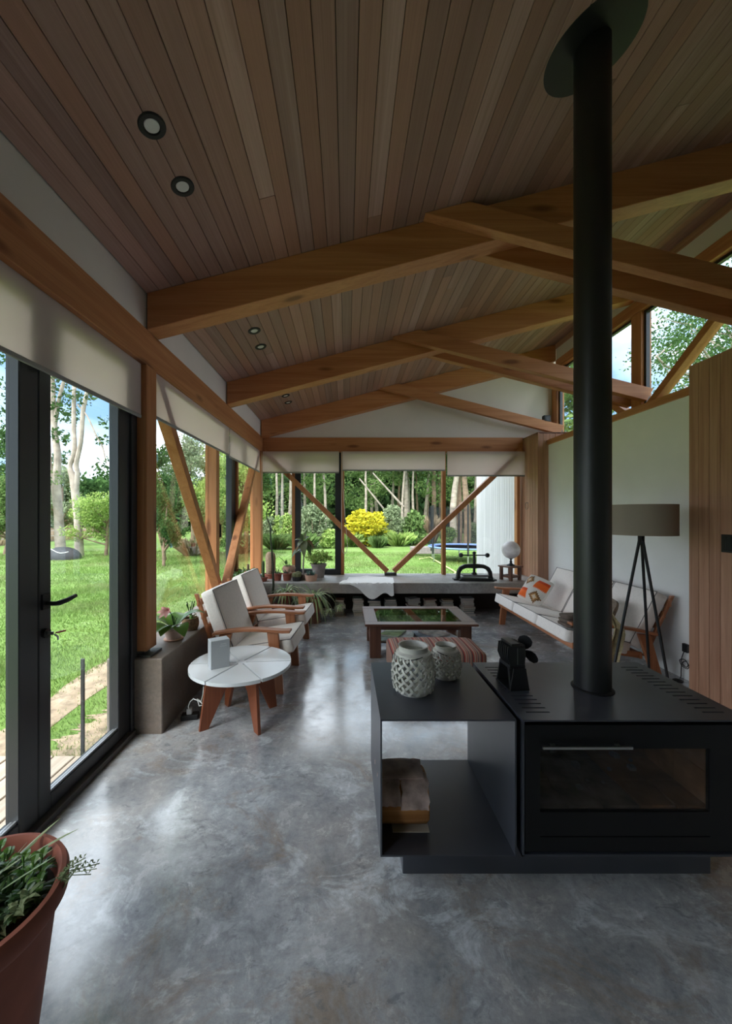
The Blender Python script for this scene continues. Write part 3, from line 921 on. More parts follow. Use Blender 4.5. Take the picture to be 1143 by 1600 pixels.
# split log lying in the holder
barkm = flat('layered_bark', (0.44, 0.32, 0.285), 0.95, noise=0.45, nscale=16, bump=0.8)
splitm = wood('split_wood', (0.42, 0.17, 0.05), (0.62, 0.29, 0.10), 'x', rough=0.8, across=30)
lg = thing('firewood_log', 'split log with flaking grey bark lying in the log holder', 'log', (0.235, 1.60, SZ0 + t + 0.004))
rnd = random.Random(9)
def log_layer(r0, r1, x0, x1, a0, a1, jitter):
    """one flake of bark: a thick curved shell around the x axis"""
    m = MB()
    n, k = 9, 7
    outer, inner = [], []
    for i in range(n + 1):
        for j in range(k + 1):
            a = a0 + (a1 - a0) * i / n
            xx = x0 + (x1 - x0) * j / k + (rnd.uniform(-jitter, jitter) if j in (0, k) else 0)
            ro = r1 + rnd.uniform(-0.004, 0.004)
            outer.append((xx, -ro * math.cos(a), 0.105 + ro * math.sin(a)))
            inner.append((xx, -r0 * math.cos(a), 0.105 + r0 * math.sin(a)))
    f = []
    w = k + 1
    q = (n + 1) * w
    for i in range(n):
        for j in range(k):
            a = i * w + j
            f += [(a, a + 1, a + w + 1, a + w), (q + a + w, q + a + w + 1, q + a + 1, q + a)]
    edge = [i * w for i in range(n + 1)] + [n * w + j for j in range(1, k + 1)] + [i * w + k for i in range(n - 1, -1, -1)] + [j for j in range(k - 1, 0, -1)]
    for i in range(len(edge)):
        a, b = edge[i], edge[(i + 1) % len(edge)]
        f.append((a, b, q + b, q + a))
    return m.add(outer + inner, f)
core = [(-0.055, 0.012), (-0.09, 0.05), (-0.098, 0.105), (-0.07, 0.175), (-0.02, 0.198), (0.05, 0.185), (0.09, 0.13), (0.085, 0.05), (0.04, 0.006)]
MB().prism(core, 'x', -0.095, 0.095).build('split_face', splitm, lg, bevel=0.006, smooth=True)
log_layer(0.097, 0.108, -0.100, -0.02, 0.15, 1.5, 0.006).build('bark', barkm, lg, smooth=True)
log_layer(0.097, 0.106, -0.015, 0.092, 0.02, 1.3, 0.006).build('bark', barkm, lg, smooth=True)
log_layer(0.098, 0.116, -0.100, 0.080, 1.0, 2.4, 0.01).build('bark', barkm, lg, smooth=True)
tag(MB().box(0.185, 0.332, 1.522, 1.66, SZ0 + t, SZ0 + t + 0.003).build('paper_sheet', flat('brown_paper', (0.42, 0.36, 0.30), 0.9)), 'sheet of pale paper under the split log', 'paper')

# --- stove-top fan
fan = thing('stove_fan', 'black heat powered stove fan standing on the stove top', 'fan', (0.745, 1.715, SZ1), 0.10)
b = MB()
b.prism([(-0.042, 0), (0.046, 0), (0.030, 0.095), (-0.026, 0.095)], 'y', -0.062, -0.055)
b.prism([(-0.042, 0), (0.046, 0), (0.030, 0.095), (-0.026, 0.095)], 'y', 0.055, 0.062)
b.prism([(-0.062, 0), (-0.062, 0.004), (0.062, 0.004), (0.062, 0)], 'x', -0.042, 0.046)
b.prism([(-0.062, 0), (-0.045, 0), (-0.025, 0.095), (-0.04, 0.095)], 'x', -0.036, -0.030)
b.build('base', M['iron'], fan)
MB().box(-0.034, 0.036, -0.045, 0.045, 0.088, 0.104).build('heat_plate', M['iron'], fan)
for i in range(6):
    yy = -0.044 + 0.0165 * i
    MB().prism([(-0.030, 0.100), (0.034, 0.100), (0.040, 0.15), (0.036, 0.192), (-0.042, 0.186), (-0.046, 0.14)], 'y', yy, yy + 0.006).build('fin', M['iron'], fan)
MB().box(0.0, 0.036, -0.046, 0.046, 0.104, 0.18).box(-0.028, 0.014, -0.046, 0.046, 0.187, 0.198).build('heat_sink', M['iron'], fan, bevel=0.002)
hub = MB().tube([(0.036, 0.02, 0.135), (0.075, 0.045, 0.135)], 0.010, n=12).build('hub', M['iron'], fan, smooth=True)
ax = Vector((0.85, 0.53, 0)).normalized()
sd = Vector((-ax.y, ax.x, 0))
for k in range(4):
    th = math.radians(72 + 90 * k)
    d = sd * -math.cos(th) + Vector((0, 0, 1)) * math.sin(th)
    p = ax.cross(d)
    c0 = Vector((0.072, 0.043, 0.135))
    mb = MB()
    vs = []
    prof = [(0.008, 0.006), (0.022, 0.020), (0.042, 0.029), (0.062, 0.027), (0.076, 0.012), (0.079, 0.0)]
    for sgn in (1, -1):
        for r, w in (prof if sgn == 1 else prof[::-1]):
            vs.append(c0 + d * r + p * (w * sgn) + ax * (0.35 * w * sgn))
    n = len(vs)
    mb.add([v + ax * 0.0008 for v in vs] + [v - ax * 0.0008 for v in vs], [tuple(range(n)), tuple(range(2 * n - 1, n - 1, -1))] + [(i, i + n, (i + 1) % n + n, (i + 1) % n) for i in range(n)])
    mb.build('blade', M['flue'], fan)

# --- woven ceramic lanterns
ceram = flat('grey_green_glaze', (0.54, 0.52, 0.48), 0.32, spec=0.5, noise=0.12, nscale=30)
def lantern(x, y, R, hgt, label, hang):
    t = thing('lantern', label, 'lantern', (x, y, SZ1), group='ceramic lanterns')
    def prof(s):                                     # body radius, s from 0 to 1
        return R * (0.80 + 0.20 * math.sin(math.pi * min(1, max(0, (s * 0.80 + 0.12)))) ** 0.8) if s < 2 else R
    z0, z1 = hgt * 0.07, hgt * 0.80
    MB().lathe([(0, 0), (R * 0.74, 0), (R * 0.80, hgt * 0.04), (R * 0.80, hgt * 0.09), (R * 0.72, hgt * 0.09), (0, hgt * 0.06)], n=36).build('base', ceram, t, smooth=True)
    MB().lathe([(prof(1) * 1.0, z1 - hgt * 0.02), (prof(1) * 0.97, z1 + hgt * 0.05), (R * 0.70, hgt * 0.89), (R * 0.69, hgt * 0.97), (R * 0.73, hgt), (R * 0.66, hgt), (R * 0.62, hgt * 0.95), (R * 0.64, hgt * 0.87), (prof(1) * 0.88, z1 + hgt * 0.03), (prof(1) * 0.90, z1 - hgt * 0.02)], n=36, close=True).build('rim', ceram, t, smooth=True)
    mb = MB()
    n, seg = 16, 26
    for sgn in (1, -1):
        for i in range(n):
            vs, fs = [], []
            for j in range(seg + 1):
                s = j / seg
                a = 2 * math.pi * i / n + sgn * s * 1.55
                z = z0 + (z1 - z0) * s
                r = prof(s) + sgn * 0.0028 * math.cos((s * 1.55 * n / math.pi) * math.pi + (0 if sgn > 0 else 0)) + 0.001
                w = R * 0.066
                da = w / r * 0.75
                dz = w * 0.72
                for q, rr in ((1, r + 0.0022), (1, r - 0.0022), (-1, r - 0.0022), (-1, r + 0.0022)):
                    aa = a + q * da * 0.9
                    zz = z - sgn * q * dz * 0.7
                    vs.append((rr * math.cos(aa), rr * math.sin(aa), zz))
            for j in range(seg):
                for q in range(4):
                    fs.append((j * 4 + q, j * 4 + (q + 1) % 4, j * 4 + 4 + (q + 1) % 4, j * 4 + 4 + q))
            mb.add(vs, fs)
    tag(mb.build('lattice', ceram, t, smooth=True, angle=60), kind='stuff')
    hp = []
    for k in range(15):
        a = math.pi * k / 14
        hp.append((R * 0.86 * math.cos(a + hang), R * 0.86 * math.sin(a + hang), hgt * 0.86 - math.sin(a) * hgt * 0.10))
    MB().tube(hp, 0.0018, n=6).build('wire_handle', M['iron'], t, smooth=True)
    return t
lantern(0.290, 1.655, 0.090, 0.200, 'larger woven ceramic lantern on the log holder', math.radians(110))
lantern(0.468, 1.800, 0.068, 0.152, 'smaller woven ceramic lantern behind the larger one', math.radians(215))

# --- round white table
rt = thing('side_table', 'round white low table with six slots on splayed wooden legs', 'table', (-0.728, 2.637, 0))
R = 0.341
segs = MB()
ang = [math.radians(a) for a in (4, 65, 126, 186, 247, 306)]
def table_outline():
    pts = []
    sw = 0.011
    for k in range(6):
        a0, a1 = ang[k], ang[(k + 1) % 6] + (2 * math.pi if k == 5 else 0)
        ri = 0.034
        c, s = math.cos(a0), math.sin(a0)
        # into the slot at a0
        pts.append((R * c + s * sw / 2, R * s - c * sw / 2))
        pts.append((ri * c + s * sw / 2, ri * s - c * sw / 2))
        pts.append((ri * c - s * sw / 2, ri * s + c * sw / 2))
        pts.append((R * c - s * sw / 2, R * s + c * sw / 2))
        m = 14
        for i in range(1, m):
            a = a0 + (a1 - a0) * i / m
            pts.append((R * math.cos(a), R * math.sin(a)))
    return pts
MB().prism(table_outline(), 'z', 0.366, 0.388).build('tabletop', M['lacquer'], rt)
for k, (fx_, fy_) in enumerate(((-0.2056, -0.148), (0.155, -0.185), (0.1885, 0.152), (-0.15, 0.177))):
    d = Vector((fx_, fy_, 0))
    L = d.length
    d.normalize()
    s = Vector((-d.y, d.x, 0)) * 0.011
    outl = [(0.012, 0.366), (0.225, 0.366), (0.235, 0.345), (L + 0.030, 0.0), (L - 0.028, 0.0), (0.115, 0.225), (0.075, 0.255), (0.012, 0.265)]
    vs = [d * r + s * q + Vector((0, 0, z)) for q in (1, -1) for r, z in outl]
    n = len(outl)
    MB().add(vs, [tuple(range(n)), tuple(range(2 * n - 1, n - 1, -1))] + [(i, i + n, (i + 1) % n + n, (i + 1) % n) for i in range(n)]).build('leg', M['mahogany_z'], rt, bevel=0.002)
# boxed book standing on it
bx = thing('slipcase_box', 'pale grey box standing upright on the round white table', 'box', (-0.882, 2.548, 0.388), math.radians(33))
MB().box(-0.035, 0.090, -0.042, 0.036, 0, 0.187).build('case', flat('pale_grey_card', (0.50, 0.52, 0.55), 0.5), bx, bevel=0.003)
MB().box(0.028, 0.066, -0.0428, -0.042, 0.158, 0.1615).box(0.022, 0.070, -0.0428, -0.042, 0.148, 0.1495).box(0.022, 0.070, -0.0428, -0.042, 0.143, 0.1445).build('print', flat('white_print', (0.72, 0.73, 0.74), 0.5), bx)
# white cable and black adapter at the ledge
cb = thing('white_cable', 'white cable with a knotted bundle hanging beside the round table', 'cable', (-0.93, 2.56, 0))
pts = [P(318, 1073, 2.50), P(317, 1085, 2.50), P(314, 1096, 2.51), P(309, 1094, 2.52), P(318, 1101, 2.51), P(311, 1103, 2.51), P(308, 1092, 2.52), P(316, 1097, 2.53), P(302, 1092, 2.56), P(297, 1096, 2.58), P(294, 1104, 2.60), P(296, 1111, 2.61)]
sm = []
for i in range(len(pts) - 1):
    for j in range(5):
        q = j / 5
        sm.append(pts[i].lerp(pts[i + 1], q))
bw(MB().tube(sm, 0.0028, n=6), 'cord', flat('white_cord', (0.7, 0.7, 0.68), 0.5), cb, smooth=True)
ad = thing('adapter_box', 'black adapter box on the floor at the foot of the ledge', 'adapter', (-1.08, 2.63, 0), 0.2)
MB().box(-0.055, 0.055, -0.03, 0.03, 0, 0.035).build('body', M['matt_black'], ad, bevel=0.004)
MB().box(-0.02, 0.015, -0.02, 0.02, 0.035, 0.075).build('plug', flat('grey_plug', (0.4, 0.4, 0.4), 0.5), ad, bevel=0.004)

# --- slatted-arm lounge seats: armchairs and sofa share one design
def lounge(name, label, cat, loc, rz, n, sw, dims, group=None):
    t = thing(name, label, cat, loc, rz, group)
    fx, bx0, bz0, bx1, bz1, arm_f, arm_fz, arm_r, arm_rz, seat_z = dims
    W = n * sw
    hw = W / 2
    woodx = M['teak_x']
    for s in (-1, 1):
        y0 = s * (hw + 0.022)
        # arm: a gently bowed board
        mb = MB()
        pr = []
        for i in range(11):
            q = i / 10
            xx = arm_r + (arm_f - arm_r) * q
            zz = arm_rz + (arm_fz - arm_rz) * q + 0.022 * math.sin(math.pi * min(1, q * 1.15 if q < .87 else 1)) 
            pr.append((xx, zz))
        outline = [(a, b + 0.011) for a, b in pr] + [(a, b - 0.011) for a, b in pr[::-1]]
        mb.prism(outline, 'y', y0 - 0.038, y0 + 0.038).build('armrest', woodx, t, bevel=0.004)
        # slanting front and rear legs, one board each
        az = arm_fz - 0.012
        MB().prism([(arm_f - 0.19, az + 0.006), (arm_f - 0.10, az + 0.006), (arm_f - 0.055, 0.0), (arm_f - 0.125, 0.0)], 'y', y0 - 0.016, y0 + 0.016).build('leg', M['teak_z'], t, bevel=0.003)
        MB().prism([(arm_r + 0.05, arm_rz - 0.006), (arm_r + 0.15, arm_rz), (arm_r + 0.02, 0.0), (arm_r - 0.06, 0.0)], 'y', y0 - 0.016, y0 + 0.016).build('leg', M['teak_z'], t, bevel=0.003)
        MB().prism([(fx - 0.05, seat_z - 0.165), (fx - 0.05, seat_z - 0.115), (bx0 - 0.10, bz0 - 0.085), (bx0 - 0.10, bz0 - 0.14)], 'y', y0 - s * 0.04 - 0.013, y0 - s * 0.04 + 0.013).build('side_rail', woodx, t, bevel=0.003)
        bxo = 0.135
        MB().prism([(bx0 - bxo + 0.02, bz0 - 0.12), (bx0 - bxo - 0.012, bz0 - 0.12), (bx1 - bxo - 0.03, bz1 - 0.01), (bx1 - bxo, bz1 - 0.01)], 'y', y0 - s * 0.04 - 0.013, y0 - s * 0.04 + 0.013).build('back_stile', M['teak_z'], t, bevel=0.003)
    MB().box(fx - 0.055, fx - 0.030, -hw, hw, seat_z - 0.17, seat_z - 0.115).build('front_rail', M['teak_y'], t, bevel=0.003)
    MB().box(bx0 - 0.10, bx0 - 0.075, -hw, hw, bz0 - 0.14, bz0 - 0.09).build('rear_rail', M['teak_y'], t, bevel=0.003)
    for k in range(4):
        q = (k + 0.7) / 4.3
        c = Vector((bx0 - 0.15 + (bx1 - bx0) * q, 0, bz0 + (bz1 - bz0) * q - 0.02))
        MB().box(c.x - 0.012, c.x + 0.006, -hw, hw, c.z - 0.028, c.z + 0.028).build('back_slat', M['teak_y'], t, bevel=0.002)
    # cushions
    sl = math.hypot(fx - bx0, seat_z - bz0)
    sa = math.atan2(seat_z - bz0, fx - bx0)
    bl = math.hypot(bx1 - bx0, bz1 - bz0)
    ba = math.atan2(bz1 - bz0, bx1 - bx0)
    thick = 0.115
    sm_ = cushion(sl + 0.02, sw - 0.006, thick, 0.010, n=12, edge=0.016)
    bm_ = cushion(thick, sw - 0.006, bl + 0.05, 0.010, n=12, edge=0.016)
    for k in range(n):
        yc = -hw + sw * (k + 0.5)
        for me, nm in ((sm_, 'seat_cushion'), (bm_, 'back_cushion')):
            o = link(nm, me, M['fabric'], t)
            if nm == 'seat_cushion':
                mid = Vector(((fx + bx0) / 2, yc, (seat_z + bz0) / 2)) + Vector((math.sin(sa), 0, -math.cos(sa))) * (thick / 2)
                o.matrix_local = Matrix.Translation(mid) @ Matrix.Rotation(-sa, 4, 'Y')
                hx, hy, hz = sl / 2 + 0.004, sw / 2 - 0.010, thick / 2 - 0.004
                corners = [(hx, -hy, hz), (hx, hy, hz), (-hx, hy, hz), (-hx, -hy, hz)]
            else:
                lean = math.pi / 2 - ba
                mid = Vector(((bx0 + bx1) / 2, yc, (bz0 + bz1) / 2 + 0.01)) - Vector((math.sin(ba), 0, -math.cos(ba))) * (thick / 2)
                o.matrix_local = Matrix.Translation(mid) @ Matrix.Rotation(lean, 4, 'Y')
                hx, hy, hz = thick / 2 - 0.004, sw / 2 - 0.010, bl / 2 + 0.018
                corners = [(hx, -hy, -hz), (hx, hy, -hz), (hx, hy, hz), (hx, -hy, hz)]
            if k == 0 or True:
                key = nm + name
                if key not in PIPE:
                    PIPE[key] = loop_tube(corners, 0.0042).mesh('piping', smooth=True)
                link('piping', PIPE[key], M['piping'], o)
    return t
PIPE = {}
# fx, back bottom x z, back top x z, arm front x z, arm rear x z, seat front z
AC = (0.31, -0.155, 0.34, -0.315, 0.775, 0.325, 0.498, -0.30, 0.462, 0.425)
lounge('armchair', 'low armchair with off-white cushions directly behind the round white table', 'armchair', (-0.735, 3.305, 0), math.radians(-5), 1, 0.53, AC, 'low wooden armchairs')
lounge('armchair', 'low armchair with off-white cushions behind the nearer armchair, beside the spider plants', 'armchair', (-0.715, 4.075, 0), math.radians(-5), 1, 0.53, AC, 'low wooden armchairs')
SF = (0.40, -0.14, 0.30, -0.36, 0.715, 0.41, 0.475, -0.33, 0.385, 0.415)
lounge('sofa', 'low wooden three seat sofa with off-white cushions along the white wall', 'sofa', (2.325, 4.095, 0), math.pi, 3, 0.53, SF)

# patterned cushion on the sofa: cream with orange blocks and brown stepped diamonds
def kilim():
    m, nt, b = new_mat('kilim')
    L = nt.links.new
    tc = N(nt, 'ShaderNodeTexCoord')
    sp = N(nt, 'ShaderNodeSeparateXYZ')
    L(tc.outputs['Generated'], sp.inputs[0])
    def math_(op, a, bb=None):
        n = N(nt, 'ShaderNodeMath', operation=op)
        for i, q in enumerate((a, bb)):
            if q is None: continue
            if isinstance(q, (int, float)): n.inputs[i].default_value = q
            else: L(q, n.inputs[i])
        return n.outputs[0]
    u, v = math_('SUBTRACT', 1.0, sp.outputs['Y']), sp.outputs['Z']
    def step(val, c, k):
        return math_('ABSOLUTE', math_('FLOOR', math_('ADD', math_('MULTIPLY', math_('SUBTRACT', val, c), k), 0.5)))
    def diamond(cu, cv, r):
        return math_('LESS_THAN', math_('ADD', step(u, cu, 22), step(v, cv, 22)), r)
    def rect(u0, u1, v0, v1):
        a = math_('MULTIPLY', math_('GREATER_THAN', u, u0), math_('LESS_THAN', u, u1))
        zig = math_('MULTIPLY', math_('ABSOLUTE', math_('SUBTRACT', math_('FRACT', math_('MULTIPLY', u, 26)), 0.5)), 0.10)
        c = math_('MULTIPLY', math_('GREATER_THAN', math_('SUBTRACT', v, zig), v0), math_('LESS_THAN', v, v1))
        return math_('MULTIPLY', a, c)
    col = None
    def over(base, fac, c):
        n = N(nt, 'ShaderNodeMixRGB')
        L(fac, n.inputs['Fac'])
        if isinstance(base, tuple): n.inputs['Color1'].default_value = (*base, 1)
        else: L(base, n.inputs['Color1'])
        n.inputs['Color2'].default_value = (*c, 1)
        return n.outputs['Color']
    col = over((0.66, 0.61, 0.55), rect(0.06, 0.46, 0.52, 0.86), (0.78, 0.13, 0.015))
    col = over(col, rect(0.06, 0.46, 0.74, 0.86), (0.60, 0.06, 0.008))
    col = over(col, rect(0.58, 0.98, 0.08, 0.42), (0.78, 0.13, 0.015))
    col = over(col, rect(0.58, 0.98, 0.30, 0.42), (0.60, 0.06, 0.008))
    for cu, cv in ((0.27, 0.26), (0.77, 0.74)):
        col = over(col, diamond(cu, cv, 5), (0.20, 0.095, 0.03))
        col = over(col, diamond(cu, cv, 3), (0.55, 0.30, 0.12))
        col = over(col, diamond(cu, cv, 2), (0.62, 0.52, 0.40))
    L(col, b.inputs['Base Color'])
    b.inputs['Roughness'].default_value = 0.9
    return m
pm = cushion(0.12, 0.33, 0.33, 0.02, n=12, edge=0.02)
for v in pm.vertices:
    q = max(abs(v.co.y), abs(v.co.z)) / 0.165
    v.co.x *= max(0.12, 1 - q ** 3 * 0.88)
o = link('patterned_cushion', pm, kilim(), None, (2.262, 4.57, 0.505))
o.rotation_euler = (math.radians(-14), math.radians(-32), math.radians(-150))
tag(o, 'cream cushion with orange blocks and brown diamonds on the sofa', 'cushion')
pm2 = pm.copy()
o = link('throw_cushion', pm2, None, None, (2.33, 3.50, 0.50))
pm2.materials.clear()
pm2.materials.append(flat('brown_weave', (0.25, 0.20, 0.155), 0.95, noise=0.2, nscale=50))
o.rotation_euler = (0, math.radians(-28), math.radians(168))
tag(o, 'brown woven cushion at the near end of the sofa, half hidden by the flue', 'cushion')
bk = thing('folded_blanket', 'dark brown folded blanket on the near front corner of the sofa seat', 'blanket', (2.07, 3.375, 0.425))
for k in range(3):
    link('fold', cushion(0.33 - 0.01 * k, 0.15 - 0.006 * k, 0.036, 0.002, n=6, edge=0.014), flat('brown_wool', (0.13, 0.095, 0.075), 0.95, noise=0.2, nscale=40), bk, (0, 0, 0.018 + 0.034 * k))
bl = thing('fringed_throw', 'yellowish fringed throw hanging over the near sofa arm', 'throw', (2.36, 3.26, 0.35))
mb = MB()
for i in range(6):
    for j in range(9):
        xx, zz = 2.25 + 0.017 * i, 0.55 - 0.052 * j
        mb.v.append((xx + 0.02 * math.sin(j * 0.9 + i), 3.225 - 0.012 * math.sin(i * 1.4 + j * 0.5) - (0.0 if j > 1 else -0.05 * (2 - j)), zz))
for i in range(5):
    for j in range(8):
        mb.f.append((i * 9 + j, i * 9 + j + 1, (i + 1) * 9 + j + 1, (i + 1) * 9 + j))
bw(mb, 'cloth', flat('straw_weave', (0.36, 0.30, 0.17), 0.95, noise=0.3, nscale=60), bl, smooth=True)
mb = MB()
for i in range(16):
    xx = 2.252 + 0.0055 * i
    mb.tube([(xx, 3.223, 0.135), (xx + 0.004, 3.220, 0.09), (xx - 0.003, 3.222, 0.05)], 0.002, n=5)
tag(bw(mb, 'fringe', flat('straw_fringe', (0.42, 0.36, 0.22), 0.95), bl), kind='stuff')

# --- coffee table
ct = thing('coffee_table', 'dark wooden coffee table with an inset glass top', 'table', (0.73, 4.05, 0))
TX0, TX1, TY0, TY1, TZ = 0.18, 1.28, 3.68, 4.42, 0.350
bd = 0.13
bw(MB().box(TX0, TX1, TY0, TY0 + bd * 0.8, TZ - 0.022, TZ), 'top_board', M['walnut_x'], ct, bevel=0.003)
bw(MB().box(TX0, TX1, TY1 - bd * 0.8, TY1, TZ - 0.022, TZ), 'top_board', M['walnut_x'], ct, bevel=0.003)
bw(MB().box(TX0, TX0 + bd, TY0 + bd * 0.8, TY1 - bd * 0.8, TZ - 0.022, TZ), 'top_board', M['walnut_y'], ct, bevel=0.003)
bw(MB().box(TX1 - bd, TX1, TY0 + bd * 0.8, TY1 - bd * 0.8, TZ - 0.022, TZ), 'top_board', M['walnut_y'], ct, bevel=0.003)
bw(MB().box(TX0 + bd, TX1 - bd, TY0 + bd * 0.8, TY1 - bd * 0.8, TZ - 0.012, TZ - 0.004), 'glass_top', M['table_glass'], ct)
for a, c in ((TX0 + 0.05, TY0 + 0.06), (TX1 - 0.16, TY0 + 0.06), (TX0 + 0.05, TY1 - 0.16), (TX1 - 0.16, TY1 - 0.16)):
    bw(MB().box(a, a + 0.11, c, c + 0.10, 0, TZ - 0.022), 'leg', M['walnut_z'], ct, bevel=0.003)
bw(MB().box(TX0 + 0.16, TX1 - 0.16, TY0 + 0.075, TY0 + 0.095, TZ - 0.075, TZ - 0.023), 'apron', M['walnut_x'], ct)
bw(MB().box(TX0 + 0.16, TX1 - 0.16, TY1 - 0.095, TY1 - 0.075, TZ - 0.075, TZ - 0.023), 'apron', M['walnut_x'], ct)
bw(MB().box(TX0 + 0.06, TX1 - 0.06, TY0 + 0.165, TY1 - 0.165, 0.115, 0.130), 'shelf', M['walnut_x'], ct)
rnd = random.Random(12)
mcols = [((0.30, 0.36, 0.30), 'grey green'), ((0.62, 0.60, 0.56), 'cream'), ((0.20, 0.22, 0.28), 'dark blue'), ((0.50, 0.52, 0.55), 'pale grey'), ((0.34, 0.42, 0.16), 'green'), ((0.55, 0.45, 0.40), 'dusty pink')]
zz = {}
spots = [(0.42, 3.98, 0.2), (0.60, 4.0, -0.25), (0.83, 4.02, 0.1), (1.03, 3.99, 0.35), (0.50, 4.06, -0.5), (0.93, 4.05, 0.6)]
where = ['at the left end of the shelf', 'lying flat left of the middle', 'in the middle of the shelf', 'at the right end of the shelf', 'lying askew on top of the left ones', 'lying askew on top of the right ones']
for k, ((cx, cy, a), (c, cn), wh) in enumerate(zip(spots, mcols, where)):
    z = 0.130 if k < 4 else 0.147
    t = thing('magazine', '%s magazine %s under the glass table' % (cn, wh), 'magazine', (cx, cy, z + 0.0005), a, 'magazines on the coffee table shelf')
    MB().box(-0.10, 0.10, -0.135, 0.135, 0.0, 0.0008).box(-0.10, 0.10, -0.135, 0.135, 0.0142, 0.015).box(-0.10, -0.099, -0.135, 0.135, 0, 0.015).build('cover', flat('magazine_cover', c, 0.4, noise=0.5, nscale=14), t)
    MB().box(-0.0985, 0.098, -0.133, 0.133, 0.0009, 0.0141).build('pages', flat('pages', (0.62, 0.60, 0.56), 0.8), t)

# --- striped ottoman
def stripes():
    m, nt, b = new_mat('striped_kilim')
    L = nt.links.new
    tc = N(nt, 'ShaderNodeTexCoord')
    sp = N(nt, 'ShaderNodeSeparateXYZ')
    L(tc.outputs['Generated'], sp.inputs[0])
    mu = N(nt, 'ShaderNodeMath', operation='MULTIPLY')
    L(sp.outputs['X'], mu.inputs[0])
    mu.inputs[1].default_value = 11.0
    fr = N(nt, 'ShaderNodeMath', operation='FRACT')
    L(mu.outputs[0], fr.inputs[0])
    r = N(nt, 'ShaderNodeValToRGB')
    r.color_ramp.interpolation = 'CONSTANT'
    cols = [(0.0, (0.30, 0.17, 0.125)), (0.16, (0.055, 0.025, 0.03)), (0.26, (0.36, 0.06, 0.04)), (0.40, (0.40, 0.26, 0.19)), (0.58, (0.30, 0.09, 0.06)), (0.68, (0.34, 0.19, 0.15)), (0.82, (0.09, 0.06, 0.07)), (0.90, (0.40, 0.25, 0.18))]
    e = r.color_ramp.elements
    e[0].position, e[0].color = cols[0][0], (*cols[0][1], 1)
    e[1].position, e[1].color = cols[1][0], (*cols[1][1], 1)
    for p, c in cols[2:]:
        q = e.new(p)
        q.color = (*c, 1)
    L(fr.outputs[0], r.inputs['Fac'])
    L(r.outputs['Color'], b.inputs['Base Color'])
    b.inputs['Roughness'].default_value = 0.9
    return m
ot = thing('ottoman', 'low ottoman with a red and cream striped woven cover', 'ottoman', (0.755, 3.30, 0))
link('cover', cushion(0.78, 0.43, 0.24, 0.012, n=12, edge=0.035), stripes(), ot, (0, 0, 0.165))
for a in (-0.33, 0.33):
    for c in (-0.16, 0.16):
        MB().box(a - 0.02, a + 0.02, c - 0.02, c + 0.02, 0, 0.06).build('foot', M['walnut_z'], ot)

# --- floor lamp
lx, ly = 2.32, 3.0
lm = thing('floor_lamp', 'black tripod floor lamp with a wide taupe drum shade', 'lamp', (lx, ly, 0))
shm = cloth_through('taupe_shade', (0.42, 0.36, 0.29), 0.25)
MB().lathe([(0.228, 1.251), (0.228, 1.487), (0.2265, 1.487), (0.2265, 1.251)], n=56, close=True).build('shade', shm, lm, smooth=True)
MB().lathe([(0.008, 1.20), (0.022, 1.20), (0.022, 1.27), (0.012, 1.30), (0.012, 1.36), (0, 1.37)], n=20).tube([(-0.227, 0, 1.262), (0.227, 0, 1.262)], 0.003, n=6).tube([(0, -0.227, 1.262), (0, 0.227, 1.262)], 0.003, n=6).build('socket', M['matt_black'], lm, smooth=True)
MB().ball((0, 0, 1.40), 0.035, s=(1, 1, 1.2)).build('bulb', flat('white_bulb', (0.8, 0.8, 0.78), 0.3), lm, smooth=True)
for fx_, fy_ in ((-0.335, -0.10), (0.228, 0.20), (0.116, -0.15)):
    MB().tube([(fx_ * 0.02, fy_ * 0.02, 1.25), (fx_, fy_, 0.0)], [0.0105, 0.0095], n=10).build('leg', M['matt_black'], lm, smooth=True)
# lamp cable with a foot switch on the floor by the cedar wall, socket plug above
cb = thing('lamp_cable', 'black coiled lamp cable with a round foot switch on the floor by the cedar wall', 'cable', (2.84, 3.27, 0))
bw(MB().lathe([(0.0, 0.0), (0.036, 0.0), (0.036, 0.012), (0.02, 0.02), (0.0, 0.021)], n=20, c=(2.80, 3.22, 0)), 'foot_switch', M['matt_black'], cb, smooth=True)
pts = [(2.50, 3.08, 0.006), (2.68, 3.15, 0.006), (2.80, 3.22, 0.012), (2.86, 3.26, 0.02), (2.872, 3.27, 0.08), (2.872, 3.26, 0.14), (2.868, 3.22, 0.17), (2.868, 3.19, 0.14), (2.868, 3.21, 0.11), (2.868, 3.26, 0.12), (2.868, 3.28, 0.16), (2.868, 3.23, 0.18), (2.868, 3.20, 0.15), (2.87, 3.22, 0.12), (2.872, 3.27, 0.15), (2.878, 3.25, 0.24), (2.885, 3.24, 0.27)]
cr = []
for i in range(len(pts) - 1):
    p0, p1, p2, p3 = [Vector(pts[max(0, min(len(pts) - 1, i + k))]) for k in (-1, 0, 1, 2)]
    for j in range(4):
        q = j / 4
        cr.append(0.5 * (2 * p1 + (p2 - p0) * q + (2 * p0 - 5 * p1 + 4 * p2 - p3) * q * q + (3 * p1 - p0 - 3 * p2 + p3) * q ** 3))
bw(MB().tube(cr, 0.0035, n=6), 'cord', M['matt_black'], cb, smooth=True)
bw(MB().box(2.872, 2.899, 3.215, 3.265, 0.24, 0.31), 'plug', M['matt_black'], cb, bevel=0.003)
o = MB().box(2.742, 2.75, 2.70, 2.79, 1.135, 1.265).box(2.738, 2.742, 2.712, 2.744, 1.15, 1.25).box(2.738, 2.742, 2.748, 2.78, 1.15, 1.25).build('light_switch', M['matt_black'], bevel=0.002)
tag(o, 'dark light switch plate on the cedar wall at the right edge', 'switch')
